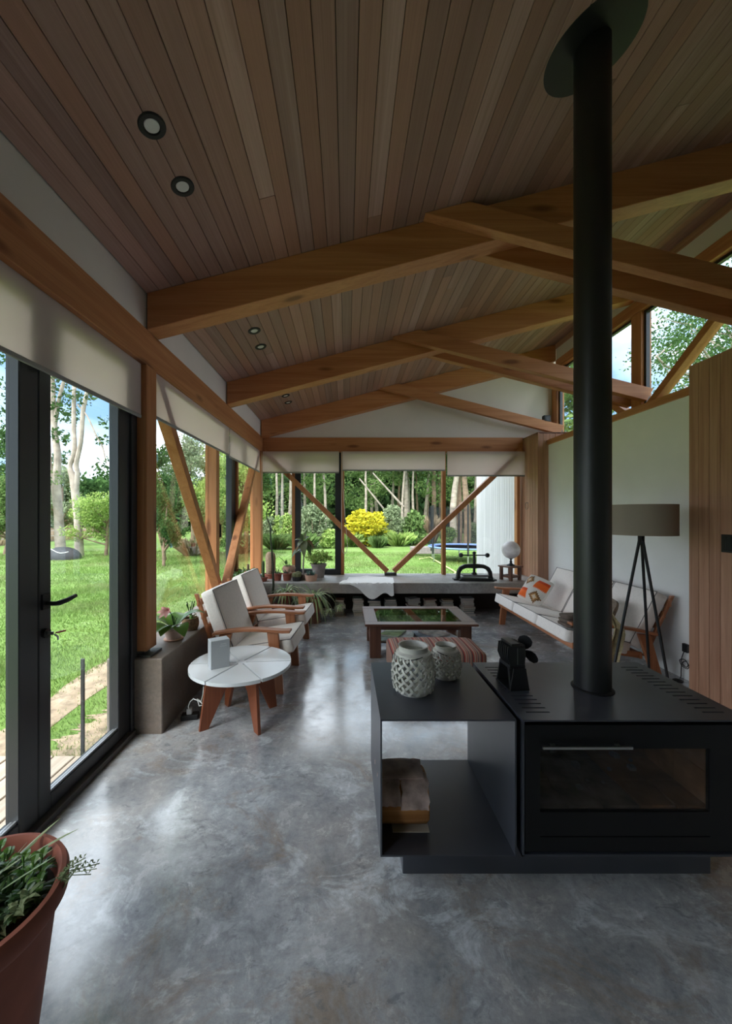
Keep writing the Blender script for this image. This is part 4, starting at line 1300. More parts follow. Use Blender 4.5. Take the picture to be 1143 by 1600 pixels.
# hook ring and small black speaker by the cedar column
rg = thing('hook_ring', 'thin rusty ring hanging on the cedar column', 'hook', (2.745, 5.76, 1.585))
MB().tube([(0.004, 0, 0.012), (-0.03, 0, 0.012)], 0.004, n=6).build('hook', M['shoe'], rg)
loop_tube([(-0.02, 0.05 * math.cos(2 * math.pi * k / 20), -0.035 + 0.05 * math.sin(2 * math.pi * k / 20)) for k in range(20)], 0.0028).build('ring', M['shoe'], rg, smooth=True)
sp = thing('small_speaker', 'small black speaker on the strut end above the cedar column', 'speaker', (3.02, 5.76, 2.815))
MB().box(-0.05, 0.05, -0.035, 0.035, 0, 0.10).build('cabinet', M['matt_black'], sp, bevel=0.006)
MB().lathe([(0.0, 0), (0.028, 0.0), (0.032, 0.003)], n=20).build('grille', M['iron'], sp, (0, -0.036, 0.05), smooth=True).rotation_euler = (math.pi / 2, 0, 0)
# ------------------------------------------------------------------ things on and under the far bench
ZL = 0.481

# books in nine stacks on the floor under the bench
bookcols = [((0.42, 0.38, 0.33), 'beige'), ((0.25, 0.11, 0.08), 'brick red'), ((0.34, 0.33, 0.32), 'grey'), ((0.50, 0.47, 0.42), 'cream'), ((0.10, 0.13, 0.17), 'navy'), ((0.34, 0.24, 0.15), 'tan'), ((0.14, 0.18, 0.14), 'dark green'), ((0.45, 0.30, 0.25), 'rose')]
covers = [flat('book_cover_' + n.replace(' ', '_'), c, 0.6) for c, n in bookcols]
pagem = flat('page_block', (0.46, 0.41, 0.35), 0.85, noise=0.12, nscale=120)
rnd = random.Random(21)
stacks = [(508, 2, 5.50), (530.5, 8, 5.37), (559, 9, 5.37), (585, 8, 5.42), (610, 8, 5.42), (645, 9, 5.42), (671, 9, 5.42), (698, 8, 5.42), (730, 9, 5.38)]
where = ['short first', 'second', 'third', 'fourth', 'fifth', 'sixth', 'seventh', 'eighth', 'last, rightmost']
ords = ['topmost', 'second', 'third', 'fourth', 'fifth', 'sixth', 'seventh', 'eighth', 'ninth']
protos = {}
for s, (u, cnt, yy) in enumerate(stacks):
    z = 0.0
    cx = (u - CX) * yy / F
    for k in range(cnt):
        ci = rnd.randrange(len(covers))
        w, dpt, h = rnd.uniform(0.135, 0.185), rnd.uniform(0.12, 0.15), rnd.uniform(0.017, 0.034)
        if s in (1, 2): w = rnd.uniform(0.12, 0.155)
        if z + h > 0.262: h = 0.018
        a = rnd.uniform(-0.12, 0.12) if s != 5 else rnd.uniform(-0.4, 0.4)
        place = ords[cnt - 1 - k]
        t = thing('book', '%s book, %s from the top in the %s stack under the bench' % (bookcols[ci][1], place, where[s]) if place != 'topmost' else '%s book on top of the %s stack of books under the bench' % (bookcols[ci][1], where[s]), 'book', (cx + rnd.uniform(-0.008, 0.008), yy + dpt / 2 - 0.06, z), a, 'books stacked under the concrete bench')
        e = 0.0035
        MB().box(-w / 2, w / 2, -dpt / 2, dpt / 2, 0, e).box(-w / 2, w / 2, -dpt / 2, dpt / 2, h - e, h).box(-w / 2, w / 2, dpt / 2 - e, dpt / 2, e, h - e).build('cover', covers[ci], t)
        MB().box(-w / 2 + 0.004, w / 2 - 0.004, -dpt / 2 + 0.007, dpt / 2 - e, e, h - e).build('pages', pagem, t)
        z += h + 0.0003

# white cloth draped over the edge of the bench
mb = MB()
nx, ny = 26, 22
def drape(i, j):
    q = i / nx
    xx0 = -0.10 + 0.74 * q
    n_edge = 0.47 * (0.5 + 0.5 * q) if q < 0.1 else 0.50
    hang = 0.02 + 0.13 * (math.exp(-((q - 0.62) / 0.18) ** 2)) + 0.09 * math.exp(-((q - 0.96) / 0.09) ** 2) + 0.07 * max(0, min(1, (q - 0.2) * 4)) 
    back = 5.80 - 0.16 * abs(q - 0.5) * 2 - (0.25 if q < 0.08 else 0)
    s = j / ny
    flat_len = back - 5.200
    total = flat_len + hang
    d = s * total
    rip = 0.006 + 0.004 * math.sin(q * 17 + s * 3) + 0.002 * math.sin(q * 31)
    if d < flat_len:
        return (xx0 + 0.05 * (1 - s), back - d, ZL + 0.002 + rip * 0.6)
    return (xx0 + 0.02 * math.sin(q * 9) * (d - flat_len) * 3, 5.199 - rip * 0.8 - 0.01 * math.sin(q * 14) * (d - flat_len) * 4 - 0.006, ZL + 0.004 - (d - flat_len))
for i in range(nx + 1):
    for j in range(ny + 1):
        mb.v.append(drape(i, j))
for i in range(nx):
    for j in range(ny):
        a = i * (ny + 1) + j
        mb.f.append((a, a + 1, a + ny + 2, a + ny + 1))
o = mb.build('draped_cloth', flat('white_linen', (0.92, 0.90, 0.87), 0.9, noise=0.03, nscale=30), smooth=True)
tag(o, 'white cloth draped over the edge of the concrete bench', 'cloth')

# iron book press
bp = thing('book_press', 'black cast iron book press with a ball ended screw handle on the bench', 'press', (1.83, 5.46, ZL), math.radians(-4))
MB().box(-0.23, 0.25, -0.12, 0.12, 0, 0.022).box(-0.21, 0.235, -0.105, 0.105, 0.022, 0.034).build('bed', M['iron'], bp, bevel=0.004)
MB().box(-0.175, 0.19, -0.09, 0.09, 0.060, 0.082).build('platen', flat('worn_iron', (0.16, 0.16, 0.165), 0.35, metal=0.6), bp, bevel=0.005)
pts = [(-0.27, 0.0), (-0.25, 0.06), (-0.245, 0.12), (-0.21, 0.185), (-0.14, 0.222), (0, 0.235), (0.14, 0.222), (0.21, 0.185), (0.245, 0.12), (0.25, 0.06), (0.27, 0.0)]
outer = [(x * 1.0, z) for x, z in pts]
inner = [(-0.20, 0.0), (-0.20, 0.06), (-0.195, 0.11), (-0.165, 0.152), (-0.11, 0.172), (-0.05, 0.172), (0, 0.165), (0.05, 0.172), (0.11, 0.172), (0.165, 0.152), (0.195, 0.11), (0.20, 0.06), (0.20, 0.0)]
MB().prism(outer + inner[::-1], 'y', -0.03, 0.03).build('arch', M['iron'], bp, bevel=0.006)
MB().box(-0.30, -0.17, -0.06, 0.06, 0.0, 0.02).box(0.17, 0.30, -0.06, 0.06, 0.0, 0.02).build('foot', M['iron'], bp, bevel=0.004)
MB().lathe([(0.0, 0.082), (0.045, 0.082), (0.035, 0.10), (0.018, 0.115), (0.018, 0.37), (0.024, 0.372), (0.024, 0.40), (0.012, 0.41), (0, 0.41)], n=20).build('screw', M['iron'], bp, smooth=True)
MB().tube([(-0.175, 0, 0.355), (0.175, 0, 0.355)], 0.009, n=10).build('handle_bar', M['iron'], bp, smooth=True)
for s in (-1, 1):
    MB().ball((0.185 * s, 0, 0.355), 0.033).build('ball', M['iron'], bp, smooth=True)

# moon globe on a little dark stool
stl = thing('small_stool', 'small dark wooden stool under the pale globe on the bench', 'stool', (2.355, 5.475, ZL), math.radians(27))
MB().box(-0.125, 0.125, -0.115, 0.115, 0.185, 0.205).build('seat', M['walnut_x'], stl, bevel=0.004)
for a in (-0.088, 0.088):
    for c in (-0.082, 0.082):
        MB().box(a - 0.019, a + 0.019, c - 0.019, c + 0.019, 0, 0.185).build('leg', M['walnut_z'], stl, bevel=0.002)
    MB().box(a - 0.01, a + 0.01, -0.063, 0.063, 0.04, 0.068).build('stretcher', M['walnut_y'], stl)
for c in (-0.082, 0.082):
    MB().box(-0.069, 0.069, c - 0.01, c + 0.01, 0.04, 0.068).build('stretcher', M['walnut_x'], stl)
gm, nt, b = new_mat('moon')
tc = N(nt, 'ShaderNodeTexCoord')
n1 = N(nt, 'ShaderNodeTexNoise', Scale=9.0, Detail=8.0, Roughness=0.6)
r = N(nt, 'ShaderNodeValToRGB')
r.color_ramp.elements[0].position, r.color_ramp.elements[1].position = 0.38, 0.62
r.color_ramp.elements[0].color, r.color_ramp.elements[1].color = (0.68, 0.63, 0.64, 1), (0.94, 0.90, 0.90, 1)
nt.links.new(tc.outputs['Object'], n1.inputs['Vector'])
nt.links.new(n1.outputs['Fac'], r.inputs['Fac'])
nt.links.new(r.outputs['Color'], b.inputs['Base Color'])
b.inputs['Roughness'].default_value = 0.4
gb = thing('globe', 'pale moon globe on a dark turned foot, standing on the small stool', 'globe', (2.362, 5.475, ZL + 0.206))
MB().lathe([(0.0, 0), (0.060, 0), (0.058, 0.010), (0.030, 0.022), (0.014, 0.04), (0.020, 0.055), (0.010, 0.07), (0.012, 0.088), (0.034, 0.100), (0, 0.104)], n=28).build('foot', M['iron'], gb, smooth=True)
MB().ball((0, 0, 0.224), 0.125, n=40, m=24).build('ball', gm, gb, smooth=True)

# ------------------------------------------------------------------ house plants
def potprof(r0, r1, h, t=0.008, rim=0.0, soil=0.85):
    p = [(0, 0), (r0, 0), (r0 + (r1 - r0) * 0.8, h * 0.80)]
    if rim:
        p += [(r1 + rim * 0.2, h * 0.81), (r1 + rim, h * 0.84), (r1 + rim, h * 0.97), (r1 + rim * 0.6, h)]
    else:
        p += [(r1, h * 0.98), (r1, h)]
    p += [(r1 - t, h), (r1 - t * 1.2, h * soil)]
    return p
def pot(t, r0, r1, h, m, rim=0.0, soil=0.85, n=28):
    MB().lathe(potprof(r0, r1, h, rim=rim, soil=soil), n=n).build('pot', m, t, smooth=True)
    MB().lathe([(0, h * soil + 0.006), (r1 * 0.5, h * soil + 0.005), (r1 - 0.009, h * soil)], n=n).build('soil', M['soil'], t, smooth=True)
def blade(mb, base, dirxy, length, rise, droop, w, n=7, side=None):
    d = Vector((math.cos(dirxy), math.sin(dirxy), 0))
    pts, ws = [], []
    for i in range(n + 1):
        q = i / n
        pts.append(Vector(base) + d * (length * q) + Vector((0, 0, rise * q - droop * q * q)))
        ws.append(w * (0.35 + 0.65 * math.sin(math.pi * min(1, 0.2 + q * 0.8))) if q < 1 else w * 0.06)
    mb.strip(pts, ws, Vector((-d.y, d.x, 0)))
def ovate(mb, base, tip, up, width, n=6):
    """a broad pointed leaf from base to tip, arched along up"""
    b, t = Vector(base), Vector(tip)
    up = Vector(up)
    pts, ws = [], []
    for i in range(n + 1):
        q = i / n
        pts.append(b.lerp(t, q) + up * (math.sin(math.pi * q) * 0.22 * (t - b).length))
        ws.append(width * math.sin(math.pi * (0.06 + 0.92 * q ** 0.8)))
    mb.strip(pts, ws, (t - b).cross(up))
def bushy(mb, rng, c, r, n, leaf, flatten=0.8):
    for _ in range(n):
        d = Vector((rng.gauss(0, 1), rng.gauss(0, 1), rng.gauss(0, 1) * flatten)).normalized() * (r * rng.uniform(0.35, 1) )
        p = Vector(c) + Vector((d.x, d.y, d.z * flatten))
        e = Vector((rng.uniform(-1, 1), rng.uniform(-1, 1), rng.uniform(-0.5, 0.8))).normalized()
        L = leaf * rng.uniform(0.7, 1.3)
        ovate(mb, p, p + e * L, e.cross(Vector((rng.uniform(-1, 1), rng.uniform(-1, 1), 0.3))).normalized() * 0.6, L * 0.5, n=3)

rg_ = random.Random(77)
# 1 flowering plant in a pale pot on the left ledge
t = thing('potted_plant', 'broad leaved plant with a pink flower in a pale pot on the ledge', 'plant', (-1.285, 2.835, ZL))
MB().lathe([(0, 0), (0.062, 0), (0.070, 0.010), (0.066, 0.012), (0, 0.008)], n=28).build('saucer', M['terracotta2'], t, smooth=True)
pot(t, 0.048, 0.072, 0.092, flat('pale_pink_pot', (0.52, 0.38, 0.32), 0.7), rim=0.003)
mb = MB()
for a, L, w, dz in ((200, 0.16, 0.10, 0.02), (262, 0.12, 0.10, -0.045), (318, 0.13, 0.10, -0.06), (20, 0.17, 0.09, 0.06), (85, 0.13, 0.10, 0.03), (140, 0.15, 0.10, 0.02), (240, 0.14, 0.11, -0.05)):
    d = Vector((math.cos(math.radians(a)), math.sin(math.radians(a)), 0))
    ovate(mb, Vector((0, 0, 0.10)) + d * 0.03, Vector((0, 0, 0.115 + dz)) + d * (L * 1.3), (0, 0, 1), w * 1.35, n=8)
mb.build('leaves', M['house_leaf'], t, smooth=True)
mb = MB()
mb.tube([(0.0, 0, 0.09), (-0.005, 0, 0.16), (-0.03, -0.005, 0.215)], 0.0035, n=6)
for k in range(4):
    mb.tube([(0.0, 0, 0.10), (0.02 - 0.014 * k, 0.01, 0.16 + 0.008 * k)], 0.0025, n=5)
mb.build('stems', M['house_leaf_dark'], t, smooth=True)
fm = leafmat('pink_petal', (0.55, 0.16, 0.16), (0.75, 0.42, 0.40), rough=0.5)
mb = MB()
for k in range(6):
    a = 2 * math.pi * k / 6
    c0 = Vector((-0.035, -0.005, 0.215))
    ovate(mb, c0, c0 + Vector((math.cos(a) * 0.05 - 0.03, -0.02 + 0.02 * math.sin(a), math.sin(a) * 0.042 - 0.012)), (0, -1, 0.3), 0.03, n=4)
mb.build('flower', fm, t, smooth=True)
# 2 basket with a bud plant
t = thing('potted_plant', 'dark stemmed plant in a small wicker basket on the ledge', 'plant', (-1.262, 3.085, ZL))
wick = flat('wicker', (0.20, 0.12, 0.06), 0.85, noise=0.4, nscale=60)
mb = MB()
for k in range(9):
    z = 0.006 + k * 0.0105
    r = 0.050 + 0.008 * math.sin(k / 8 * math.pi) + 0.006 * k / 8
    mb.lathe([(r + 0.005 * math.cos(2 * math.pi * j / 6), z + 0.006 * math.sin(2 * math.pi * j / 6)) for j in range(6)], n=26, close=True)
tag(mb.build('basket_weave', wick, t, smooth=True), kind='stuff')
MB().lathe([(0, 0.082), (0.045, 0.080)], n=20).lathe([(0, 0.002), (0.05, 0.002)], n=20).build('soil', M['soil'], t)
mb = MB()
for k in range(7):
    a = rg_.uniform(0, 6.28)
    mb.tube([(0, 0, 0.08), (0.012 * math.cos(a), 0.012 * math.sin(a), 0.15), (0.03 * math.cos(a), 0.03 * math.sin(a), 0.19 + rg_.uniform(-0.02, 0.04))], [0.003, 0.0025, 0.0045], n=5)
mb.build('stems', M['house_leaf_dark'], t, smooth=True)
mb = MB()
bushy(mb, rg_, (0, 0, 0.10), 0.05, 18, 0.04)
tag(mb.build('leaves', M['house_leaf'], t), kind='stuff')
# 3 long trough of succulents at the far end of the left ledge
t = thing('planter_trough', 'grey trough of bushy green succulents on the left ledge by the corner', 'planter', (-1.335, 4.80, ZL))
MB().box(-0.09, 0.09, -0.36, 0.36, 0, 0.13).build('trough', M['greypot'], t, bevel=0.008)
mb = MB()
for k in range(8):
    bushy(mb, rg_, (rg_.uniform(-0.04, 0.06), -0.34 + 0.095 * k, 0.16), 0.085, 55, 0.05)
tag(mb.build('foliage', M['house_leaf'], t), kind='stuff')
mb = MB()
mb.tube([(0.02, 0.30, 0.13), (0.02, 0.30, 0.27)], [0.02, 0.016], n=9)
mb.build('stem', M['terracotta2'], t, smooth=True)
# 4 tan columnar cactus, 5 green columnar cactus
def ribbed(mb, c, r, h, ribs=11, wav=0.15):
    n = ribs * 4
    prof = [(0.6, 0), (0.92, 0.06), (1, 0.3), (1, 0.75), (0.88, 0.9), (0.55, 0.985), (0.05, 1.0)]
    vs, fs = [], []
    for q, z in prof:
        for k in range(n):
            a = 2 * math.pi * k / n
            rr = r * q * (1 + wav * (0.5 * math.cos(ribs * a) - 0.5))
            vs.append((c[0] + rr * math.cos(a), c[1] + rr * math.sin(a), c[2] + z * h))
    for i in range(len(prof) - 1):
        for k in range(n):
            a, b = i * n + k, i * n + (k + 1) % n
            fs.append((a, b, b + n, a + n))
    fs.append(tuple(range((len(prof) - 1) * n, len(prof) * n)))
    mb.add(vs, fs)
t = thing('potted_cactus', 'tan woolly column cactus in a shallow pot in the bench corner', 'cactus', (-1.12, 5.62, ZL))
pot(t, 0.075, 0.095, 0.07, M['terracotta'], rim=0.004)
mb = MB(); ribbed(mb, (0, 0, 0.055), 0.075, 0.335, 14, 0.08)
mb.build('column', flat('woolly_tan', (0.36, 0.25, 0.17), 0.95, noise=0.35, nscale=70, bump=0.6), t, smooth=True, angle=70)
t = thing('potted_cactus', 'slim dark green column cactus beside the tan cactus', 'cactus', (-1.17, 5.36, ZL))
pot(t, 0.05, 0.062, 0.06, M['terracotta'], rim=0.003)
mb = MB(); ribbed(mb, (0, 0, 0.048), 0.020, 0.24, 7, 0.3)
mb.build('column', flat('cactus_green', (0.05, 0.10, 0.035), 0.7), t, smooth=True, angle=70)
# 6, 7 two terracotta pots of low succulents side by side
for k, (x, y, lab) in enumerate(((-0.985, 5.43, 'orange terracotta pot of low succulents, left one of the pair on the bench'), (-0.845, 5.43, 'darker terracotta pot of low succulents, right one of the pair on the bench'))):
    t = thing('potted_succulent', lab, 'plant', (x, y, ZL))
    pot(t, 0.052, 0.066, 0.105, M['terracotta'], rim=0.004)
    mb = MB()
    for q in range(16):
        a = rg_.uniform(0, 6.28)
        blade(mb, (0.02 * math.cos(a), 0.02 * math.sin(a), 0.095), a, 0.05, rg_.uniform(0.03, 0.09), 0.02, 0.014, n=4)
    mb.build('leaves', M['house_leaf_dark'], t)
# 8 pot with reddish soil mound raised at the back, and long-stemmed orchid-like plant
t = thing('potted_plant', 'rounded terracotta bowl with sparse sprigs behind the pair of pots', 'plant', (-0.855, 5.66, ZL))
MB().lathe([(0, 0), (0.05, 0), (0.05, 0.055), (0.085, 0.09), (0.10, 0.14), (0.085, 0.175), (0.077, 0.175), (0.085, 0.14), (0.0, 0.13)], n=28).build('pot', M['terracotta2'], t, smooth=True)
mb = MB()
for q in range(40):
    a = rg_.uniform(0, 6.28)
    blade(mb, (0.05 * math.cos(a), 0.05 * math.sin(a), 0.14), a, rg_.uniform(0.02, 0.06), rg_.uniform(0.03, 0.10), 0.03, 0.008, n=3)
tag(mb.build('sprigs', M['leaf_grey'], t), kind='stuff')
mb = MB()
mb.tube([(-0.02, 0, 0.14), (-0.05, -0.01, 0.22), (-0.10, -0.02, 0.28), (-0.14, -0.02, 0.31)], 0.004, n=6)
ovate(mb, (-0.04, 0, 0.20), (-0.03, -0.03, 0.27), (0, -1, 0), 0.045)
mb.build('bare_stem', M['house_leaf_dark'], t, smooth=True)
# 9 tall plant with big drooping leaves
t = thing('potted_plant', 'tall plant with large drooping leaves and a pale stem before the dark window frame', 'plant', (-0.62, 5.50, ZL))
pot(t, 0.05, 0.062, 0.085, M['greypot'])
mb = MB()
mb.tube([(0, 0, 0.07), (-0.005, 0, 0.2), (0.004, 0, 0.33), (0.0, 0, 0.43), (0.01, 0, 0.55)], [0.013, 0.012, 0.010, 0.010, 0.008], n=8)
mb.build('stem', M['greypot'], t, smooth=True)
big = leafmat('droopy_leaf', (0.06, 0.10, 0.035), (0.16, 0.17, 0.08), rough=0.4)
brown = leafmat('brown_leaf', (0.20, 0.10, 0.05), (0.28, 0.17, 0.11))
mb = MB()
for (a, b_, w) in (((0.0, -0.01, 0.56), (-0.09, -0.03, 0.45), 0.075), ((0.02, -0.01, 0.56), (0.015, -0.05, 0.32), 0.11), ((0.03, 0, 0.55), (0.14, -0.02, 0.42), 0.07), ((-0.02, 0, 0.45), (-0.17, -0.02, 0.31), 0.09), ((0.02, 0.01, 0.56), (0.09, -0.01, 0.62), 0.06), ((-0.01, 0, 0.56), (-0.04, 0.03, 0.66), 0.05), ((0.0, 0, 0.40), (-0.12, -0.05, 0.38), 0.10), ((0.02, 0, 0.58), (0.03, 0.02, 0.68), 0.05), ((0.05, 0, 0.52), (0.11, -0.03, 0.34), 0.08), ((0, 0, 0.55), (-0.13, 0, 0.57), 0.06)):
    ovate(mb, a, b_, (-0.1, -0.4, 0.8), w, n=7)
mb.build('leaves', big, t, smooth=True)
mb = MB()
ovate(mb, (0.05, -0.01, 0.56), (0.155, -0.02, 0.44), (0, -0.3, 1), 0.06)
ovate(mb, (-0.02, -0.02, 0.52), (-0.11, -0.03, 0.40), (0, -0.3, 1), 0.06)
mb.build('withered_leaves', brown, t, smooth=True)
# 10 cluster of small cacti in a dark pot
t = thing('potted_cactus', 'clump of small round cacti in a dark pot, left of the grey bowl', 'cactus', (-0.70, 5.40, ZL))
pot(t, 0.06, 0.07, 0.06, M['iron'])
mb = MB()
for q in range(9):
    a = q * 0.7
    ribbed(mb, (0.045 * math.cos(a) * (q > 0), 0.045 * math.sin(a) * (q > 0), 0.045), 0.026, 0.055 + 0.03 * rg_.random(), 9, 0.2)
tag(mb.build('cacti', flat('olive_cactus', (0.16, 0.17, 0.08), 0.8, noise=0.3, nscale=60), t, smooth=True), kind='stuff')
# 11 low pale bowl with spiky succulents
t = thing('potted_succulent', 'low pinkish grey bowl of spiky bluish succulents on the bench edge', 'plant', (-0.50, 5.40, ZL))
pot(t, 0.078, 0.092, 0.085, M['terracotta2'], n=32)
mb = MB()
for c0 in ((0.03, 0.0), (-0.045, 0.02), (0.0, 0.04)):
    for q in range(12):
        a = q * 0.9
        blade(mb, (c0[0], c0[1], 0.075), a, 0.035, rg_.uniform(0.03, 0.10), 0.02, 0.016, n=4)
mb.build('leaves', flat('blue_green', (0.10, 0.20, 0.16), 0.6), t)
# 12 grey pot with a round leafy plant
t = thing('potted_plant', 'light green small leaved bush in a tall grey pot by the far window', 'plant', (-0.415, 5.70, ZL))
pot(t, 0.078, 0.112, 0.205, M['greypot'], rim=0.004, n=32)
mb = MB()
bushy(mb, rg_, (0.0, 0, 0.30), 0.19, 420, 0.05, 0.62)
tag(mb.build('foliage', M['leaf_lime'], t), kind='stuff')
mb = MB()
for q in range(14):
    a = rg_.uniform(0, 6.28)
    mb.tube([(0.02 * math.cos(a), 0.02 * math.sin(a), 0.18), (0.10 * math.cos(a), 0.10 * math.sin(a), 0.30)], 0.002, n=4)
tag(mb.build('stems', M['house_leaf'], t), kind='stuff')
# 13 tall dark bare stem in a pot on the floor behind the armchairs
t = thing('potted_plant', 'very tall thin dark bare stem rising from a pot behind the armchairs', 'plant', (-1.0, 5.05, 0))
pot(t, 0.09, 0.12, 0.22, M['terracotta'], rim=0.006)
mb = MB()
q = [P(426, 962, 5.05), P(427, 915, 5.05), P(426, 880, 5.05), P(423, 845, 5.05), P(422, 822, 5.05), P(417, 810, 5.05), P(416, 802, 5.05), P(418, 797, 5.05)]
q = [p - Vector((-1.0, 5.05, 0)) for p in q]
q[0] = Vector((0.0, 0, 0.18))
mb.tube(q, [0.017, 0.016, 0.013, 0.010, 0.008, 0.007, 0.006, 0.004], n=8)
mb.build('stem', flat('dark_green_stem', (0.035, 0.045, 0.025), 0.7), t, smooth=True)
# 14, 15 spider plants
def spider(loc, label, r, h, nl, length, stand=0.0):
    t = thing('spider_plant', label, 'plant', loc)
    if stand:
        MB().lathe([(0, 0), (0.10, 0), (0.09, 0.02), (0.075, stand), (0, stand)], n=20).build('stand', M['walnut_z'], t, smooth=True)
    pm_ = MB().lathe([(a, b + stand) for a, b in potprof(r * 0.75, r, h, rim=0.005)], n=28)
    pm_.build('pot', M['terracotta'], t, smooth=True)
    MB().lathe([(0, h * 0.86 + stand), (r - 0.012, h * 0.85 + stand)], n=24).build('soil', M['soil'], t)
    mb = MB()
    for k in range(nl):
        a = rg_.uniform(0, 6.28)
        L = length * rg_.uniform(0.6, 1.15)
        blade(mb, (0.02 * math.cos(a), 0.02 * math.sin(a), h * 0.85 + stand), a, L, L * rg_.uniform(0.6, 1.5), L * rg_.uniform(1.0, 2.2), 0.016, n=8)
    mb.build('leaves', M['variegated'], t)
    mb = MB()
    for k in range(3):
        a = -0.9 + 0.5 * k
        e = Vector((math.cos(a) * length * 1.25, math.sin(a) * length * 1.0, h * 0.4 + stand))
        mb.tube([(0, 0, h * 0.9 + stand), (e.x * 0.55, e.y * 0.55, h * 1.5 + stand), (e.x, e.y, e.z)], 0.0022, n=5)
        for j in range(12):
            b_ = rg_.uniform(0, 6.28)
            blade(mb, e, b_, 0.08, rg_.uniform(-0.02, 0.07), 0.08, 0.010, n=4)
    mb.build('runners', M['variegated'], t)
    return t
spider((-0.80, 5.02, 0), 'spider plant in a terracotta pot on a stand behind the second armchair', 0.085, 0.15, 70, 0.22, stand=0.26)
spider((-0.43, 5.02, 0), 'large trailing spider plant near the bookstacks, right of the other spider plant', 0.105, 0.20, 120, 0.28, stand=0.14)

# 16 big terracotta planter in the near left corner
t = thing('terracotta_planter', 'large terracotta planter of mixed herbs in the near left corner', 'planter', (-0.894, 0.891, 0))
prof = [(0, 0), (0.118, 0), (0.125, 0.01), (0.172, 0.40), (0.176, 0.428), (0.190, 0.440), (0.199, 0.455), (0.200, 0.485), (0.194, 0.498), (0.184, 0.500), (0.177, 0.490), (0.170, 0.42), (0.165, 0.40)]
MB().lathe(prof, n=64).build('pot', M['terracotta'], t, smooth=True)
MB().lathe([(0, 0.450), (0.10, 0.445), (0.172, 0.436)], n=40).build('soil', M['soil'], t, smooth=True)
rg2 = random.Random(5)
mb = MB()
for k in range(13):                                     # grassy blades to the left
    a = math.radians(rg2.uniform(-25, 65))
    blade(mb, (-0.08 + rg2.uniform(-0.06, 0.05), rg2.uniform(-0.02, 0.08), 0.42), a, rg2.uniform(0.12, 0.24), rg2.uniform(0.10, 0.20), rg2.uniform(0.0, 0.08), 0.013, n=8)
mb.build('long_leaves', M['variegated'], t)
mb = MB()
for k in range(95):                                     # rosettes
    cx, cy = rg2.uniform(-0.14, 0.145), rg2.uniform(-0.14, 0.14)
    if math.hypot(cx, cy) > 0.145: continue
    z = 0.447 + rg2.uniform(0.0, 0.04)
    n = 11
    for j in range(n):
        a = 2 * math.pi * j / n + rg2.uniform(-0.2, 0.2)
        blade(mb, (cx, cy, z), a, rg2.uniform(0.03, 0.055), rg2.uniform(0.0, 0.05), 0.02, 0.012, n=4)
mb.build('rosettes', M['house_leaf_dark'], t)
mb = MB()
for k in range(30):
    cx, cy = rg2.uniform(-0.13, 0.12), rg2.uniform(-0.12, 0.13)
    hgt = rg2.uniform(0.05, 0.13) + 0.02
    e = Vector((cx + rg2.uniform(-0.04, 0.04), cy + rg2.uniform(-0.03, 0.03), 0.42 + hgt))
    mb.tube([(cx, cy, 0.41), e], 0.0018, n=5)
    for j in range(8):
        q = (j + 1) / 8
        p = Vector((cx, cy, 0.42)).lerp(e, q)
        a = j * 2.4
        ovate(mb, p, p + Vector((math.cos(a) * 0.028, math.sin(a) * 0.028, 0.012)), (0, 0, 1), 0.018, n=4)
mb.build('herb_stems', M['house_leaf'], t)
mb = MB()                                               # thyme sprig over the rim
for k in range(7):
    b0 = Vector((0.165, 0.05, 0.44))
    e = Vector((0.225 + 0.012 * k - 0.02, 0.06 + 0.015 * (k % 3) - 0.01, 0.50 + 0.014 * (k % 4)))
    mb.tube([b0, b0.lerp(e, 0.5) + Vector((0, 0, 0.035)), e], 0.0012, n=4)
    for j in range(9):
        p = b0.lerp(e, 0.3 + 0.08 * j) + Vector((0, 0, 0.035 * math.sin(math.pi * (0.3 + 0.08 * j))))
        for s in (0, 1):
            a = j * 1.7 + s * 3.1
            ovate(mb, p, p + Vector((math.cos(a) * 0.008, math.sin(a) * 0.008, 0.005)), (0, 0, 1), 0.005, n=2)
tag(mb.build('thyme_sprig', M['leaf_grey'], t), kind='stuff')
mb = MB()                                               # a spike of pale leaves by the rim
for k in range(26):
    q = k / 26
    p = Vector((0.085 + 0.06 * q, -0.03 + 0.04 * q, 0.43 + 0.075 * q))
    a = k * 2.4
    ovate(mb, p, p + Vector((math.cos(a) * 0.03 + 0.01, math.sin(a) * 0.03, 0.014)), (0, 0, 1), 0.014, n=3)
mb.build('leaf_spike', M['leaf_grey'], t)
mb = MB()
bushy(mb, rg2, (-0.02, -0.15, 0.44), 0.03, 12, 0.03)
mb.build('red_leaves', leafmat('rust_leaf', (0.35, 0.09, 0.03), (0.30, 0.20, 0.10)), t)
# ------------------------------------------------------------------ outside
ZG = -0.12
gm, nt, b = new_mat('lawn_ground')
tc = N(nt, 'ShaderNodeTexCoord')
n1 = N(nt, 'ShaderNodeTexNoise', Scale=0.55, Detail=6.0, Roughness=0.65)
n2 = N(nt, 'ShaderNodeTexNoise', Scale=9.0, Detail=5.0, Roughness=0.7)
for n in (n1, n2):
    nt.links.new(tc.outputs['Object'], n.inputs['Vector'])
mx = N(nt, 'ShaderNodeMixRGB')
mx.inputs['Fac'].default_value = 0.5
nt.links.new(n1.outputs['Fac'], mx.inputs['Color1'])
nt.links.new(n2.outputs['Fac'], mx.inputs['Color2'])
r = N(nt, 'ShaderNodeValToRGB')
e = r.color_ramp.elements
e[0].position, e[0].color = 0.36, (0.10, 0.18, 0.035, 1)
e[1].position, e[1].color = 0.66, (0.26, 0.29, 0.14, 1)
q = e.new(0.50); q.color = (0.17, 0.27, 0.065, 1)
nt.links.new(mx.outputs['Color'], r.inputs['Fac'])
nt.links.new(r.outputs['Color'], b.inputs['Base Color'])
